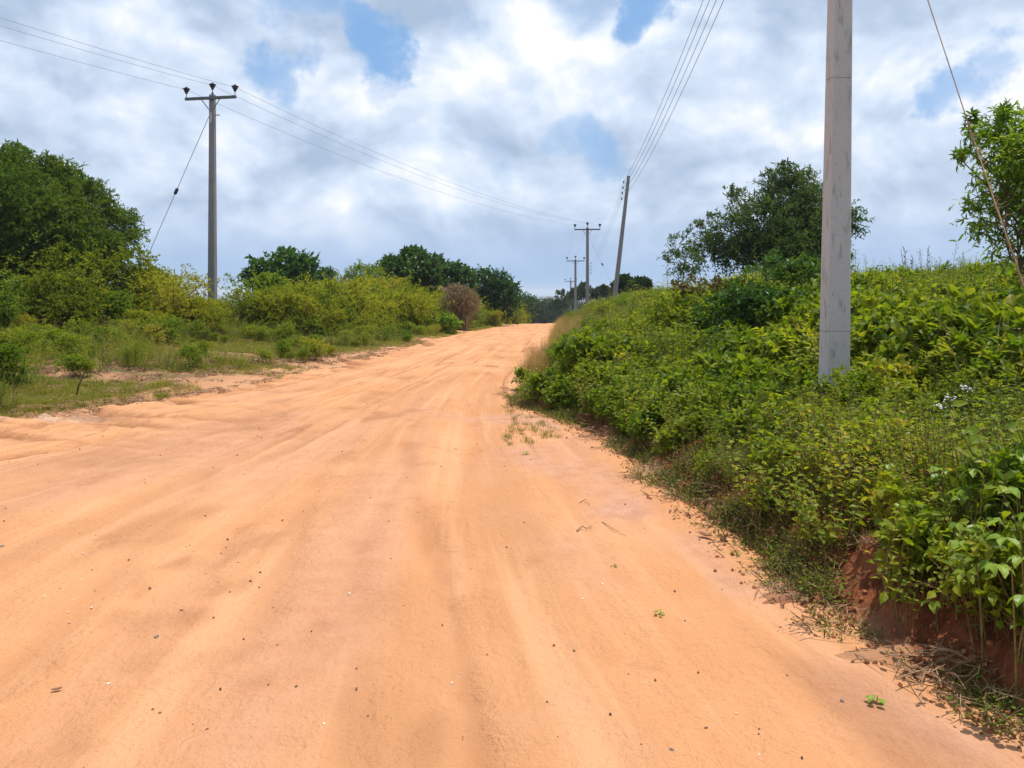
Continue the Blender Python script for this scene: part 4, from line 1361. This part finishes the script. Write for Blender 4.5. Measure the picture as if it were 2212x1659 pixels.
# single bushes on the right that stand out
for dx, dy, Y, sc, var, nm, lab in ((1295, 845, 10.3, .38, 'g', 'bush', 'fresh green low bush at the road edge where the right bank bends'),
                                    (1525, 672, 13.5, .60, 'r', 'reddish_bush', 'dark reddish bush in the weeds left of the thick pole'),
                                    (1390, 800, 12.0, .36, 'g', 'bush', 'fresh green bush in the weeds up the slope from the bend'),
                                    (1640, 715, 11.0, .55, 'd', 'bush', 'dark green shrub left of the foot of the thick pole'),
                                    (1700, 665, 13.0, .70, 'd', 'bush', 'dark green shrub between the reddish bush and the thick pole'),
                                    (1860, 840, 6.9, .32, 'g', 'bush', 'fresh green bush right of the foot of the thick pole')):
    q = P(dx, dy, Y); g_ = gz(q.x, q.y)
    if var == 'r':
        v_ = bush_mesh(2.1, 2.4, 60, 11, .16, .09, M['redbush'], 7)
    elif var == 'd':
        v_ = bush_mesh(1.9, 2.3, 60, 11, .17, .08, M['darktree'], 7)
    else:
        v_ = bush_mesh(1.7, 2.2, 60, 11, .16, .10, M['weed2'], 7)
    bush(q.x, q.y, sc, lab, v_, None, nm)
# weeds with dark upright stalks on the skyline at the right
q = P(1985, 590, 15.0)
o = thing('stalk_plant', 'plant with bare dark upright stalks on the skyline right of the thick pole', 'plant', (q.x, q.y, gz(q.x, q.y)))
G = Geo()
for k in range(4):
    x_ = rng.uniform(-.35, .35); hgt = q.z + .55 - o.location.z + rng.uniform(-.25, .2)
    G.add(*tube([(x_ * .7, 0, 0), (x_ * .9, 0, hgt * .6), (x_, rng.normal(0, .05), hgt)], [.008, .007, .004], 4))
    for j in range(8):
        z_ = hgt * rng.uniform(.72, 1); G.add(*tube([(x_ * .95, 0, z_), (x_ * .95 + rng.normal(0, .05), rng.normal(0, .03), z_ + .06)], [.008, .002], 3))
G.build('stalks', M['bark'], o)
# white flower heads at the right
q = P(2063, 860, 6.0)
for dx, dy, Y in ((2058, 862, 5.9), (2090, 850, 6.0), (2035, 880, 5.7)):
    q = P(dx, dy, Y); g_ = gz(q.x, q.y)
    o = thing('flowering_weed', 'weed with a small white flower head among the plants at the right', 'plant', (q.x, q.y, g_), 0, 'white flowering weeds')
    hgt = max(q.z - g_, .35)
    G = Geo(); G.add(*tube([(0, 0, 0), (.01, 0, hgt)], .004, 4)); G.build('stem', M['stem'], o)
    G = Geo()
    for j in range(14):
        G.add(ICO_V * rng.uniform(.006, .011) + np.array([rng.normal(0, .03), rng.normal(0, .03), hgt + rng.normal(0, .012)]), ICO_T)
    tag(G.build('flower_head', M['flower'], o), kind='stuff')

# ------------------------------------------------------------------ stones, twigs and leaves lying on the sand
def stone(dx, dy, r, mat, label, group, shape=(1.3, .9, .6)):
    q = on_ground(dx, dy); z = surf(q.x, q.y)
    V = ICO_V * rng.uniform(.75, 1.2, (12, 1)) * np.array(shape) * r * rng.uniform(.5, .75)
    a = rng.uniform(0, 6.28); c_, s_ = math.cos(a), math.sin(a)
    V = np.c_[V[:, 0] * c_ - V[:, 1] * s_, V[:, 0] * s_ + V[:, 1] * c_, V[:, 2]]
    o = obj('pebble', mesh_data('pebble', V, ICO_T, mat)); o.location = (q.x, q.y, z + r * .08)
    return tag(o, label, 'pebble', group)


for dx, dy, r, mt, lab in ((338, 1381, .018, 'stone_blue', 'dark bluish pebble with a light side on the sand at the lower left'),
                           (1451, 1612, .014, 'stone_blue', 'small dark bluish pebble at the bottom edge right of the middle'),
                           (1819, 1510, .012, 'stone_blue', 'dark pebble left of the two-leaved seedling'),
                           (4, 1182, .022, 'stone_blue', 'grey pebble on the sand cut off by the left edge')):
    stone(dx, dy, r, M[mt], lab, None)
for dx, dy in ((330, 1538), (345, 1545), (417, 1570), (447, 1583), (903, 1105), (845, 1213), (172, 1153), (207, 1160), (153, 1133), (1393, 1139), (1350, 1363), (1297, 1394), (1415, 1464), (1358, 1450), (1240, 1400),
               (558, 1218), (410, 1180), (418, 1193), (515, 1218), (478, 1195), (324, 1273), (560, 1275), (392, 1327), (323, 1271), (472, 1262), (12, 1100), (770, 1447), (770, 1492), (640, 1492), (600, 1408), (325, 1140),
               (278, 1213), (205, 1280), (130, 1275), (445, 1240), (497, 1284), (625, 1273), (872, 1313), (580, 1492), (795, 1550), (1000, 1590), (1272, 1510), (1205, 1580), (1385, 1600), (1640, 1572), (1525, 1560), (690, 1065), (840, 1132),
               (610, 1130), (655, 1105), (600, 1012), (415, 985), (1010, 1130), (1480, 1340), (1700, 1455), (1560, 1270)):
    stone(dx, dy, rng.uniform(.006, .011), M['stone_dark'], 'small dark pebble lying on the orange sand of the road', 'dark pebbles on the road')
for dx, dy in ((160, 1303), (147, 1327), (198, 1315), (95, 1292), (1258, 1289), (625, 1113), (235, 1483), (1590, 1535), (150, 1345), (53, 1045), (700, 1575), (1640, 1625), (1300, 1255), (270, 1167)):
    stone(dx, dy, rng.uniform(.007, .012), M['stone_pale'], 'small pale pebble lying on the orange sand of the road', 'pale pebbles on the road')


def twig(pts, r, label, name='twig', mat='twig', cat='twig', group=None):
    ws = []
    for dx, dy, up in pts:
        q = on_ground(dx, dy); ws.append((q.x, q.y, surf(q.x, q.y) + r + up))
    G = Geo(); G.add(*tube(ws, np.linspace(r, r * .5, len(ws)), 5))
    return tag(G.build(name, M[mat], None), label, cat, group)


twig([(1246, 1146, 0), (1258, 1141, .012), (1266, 1143, .01), (1280, 1139, .005)], .005, 'bent dark twig on the sand in the middle right')
twig([(1252, 1085, 0), (1264, 1083, .012), (1275, 1092, .003)], .004, 'small forked twig on the sand above the bent one')
twig([(163, 862, -.02), (171, 862, .20), (183, 860, .38), (200, 858, .37), (222, 858, .30)], .012, 'bent dark dead stick poking out of the left verge', 'dead_stick', 'dark_wood', 'stick')
twig([(1130, 790, 0), (1140, 797, .03), (1152, 800, .05), (1165, 792, .12)], .010, 'dead branch at the right road edge before the bend')
twig([(1050, 793, 0), (1075, 793, .01)], .010, 'straight pale stick lying on the road before the bend')
twig([(1735, 1335, 0), (1790, 1352, .015), (1830, 1358, .02)], .004, 'thin root creeping on the sand below the bank')
twig([(1300, 1130, 0), (1330, 1150, .012), (1352, 1158, 0)], .003, 'thin dry stalk lying on the right sandy strip')
q = on_ground(1524, 1165)
o = thing('dead_leaf', 'curled brown dead leaf lying on the sand near the bank', 'leaf', (q.x, q.y, surf(q.x, q.y) + .012), R(-50))
a = np.linspace(-1.2, 1.2, 7); s_ = np.linspace(-1, 1, 9)
V = np.array([(t * .055, math.sin(b) * .022 * (1 - t * t) ** .6 + .002 * t, (1 - math.cos(b)) * .020 * (1 - t * t) ** .5 + .012 * t * t) for t in s_ for b in a])
G = Geo(); qd = grid_tris(9, 7); tr_ = np.concatenate([qd[:, [0, 1, 2]], qd[:, [0, 2, 3]]]); G.add(V, tr_)
bl = G.build('blade', M['dead_leaf'], o, smooth=True); sm = bl.modifiers.new('thick', 'SOLIDIFY'); sm.thickness = .0015
G = Geo(); G.add(*tube([(-.055, 0, .012), (-.085, .006, .004)], .0016, 4)); G.build('stalk', M['twig'], o)
q = on_ground(122, 1497)
o = thing('dead_leaf', 'small curled grey dead leaf on the sand at the lower left', 'leaf', (q.x, q.y, surf(q.x, q.y) + .006), R(20))
G = Geo(); G.add(V * .38, tr_); bl = G.build('blade', M['dead_leaf'], o, smooth=True); sm = bl.modifiers.new('thick', 'SOLIDIFY'); sm.thickness = .001

# ------------------------------------------------------------------ air
m = bpy.data.materials.new('thin_haze'); m.use_nodes = True
N = NT(m.node_tree)
pv = N.n('ShaderNodeVolumePrincipled')
pv.inputs['Color'].default_value = (.80, .88, 1.0, 1); pv.inputs['Density'].default_value = HAZE; pv.inputs['Anisotropy'].default_value = .2
o = N.n('ShaderNodeOutputMaterial'); N.l(pv.outputs[0], o.inputs['Volume'])
V, T = box((0, 4400, -10.0), (13000, 9400, 70))
tag(obj('haze', mesh_data('haze', V, T, m)), 'thin pale haze over the land', None, None, 'stuff')
print('tris', sum(len(o.data.polygons) for o in scene.objects if o.type == 'MESH'))
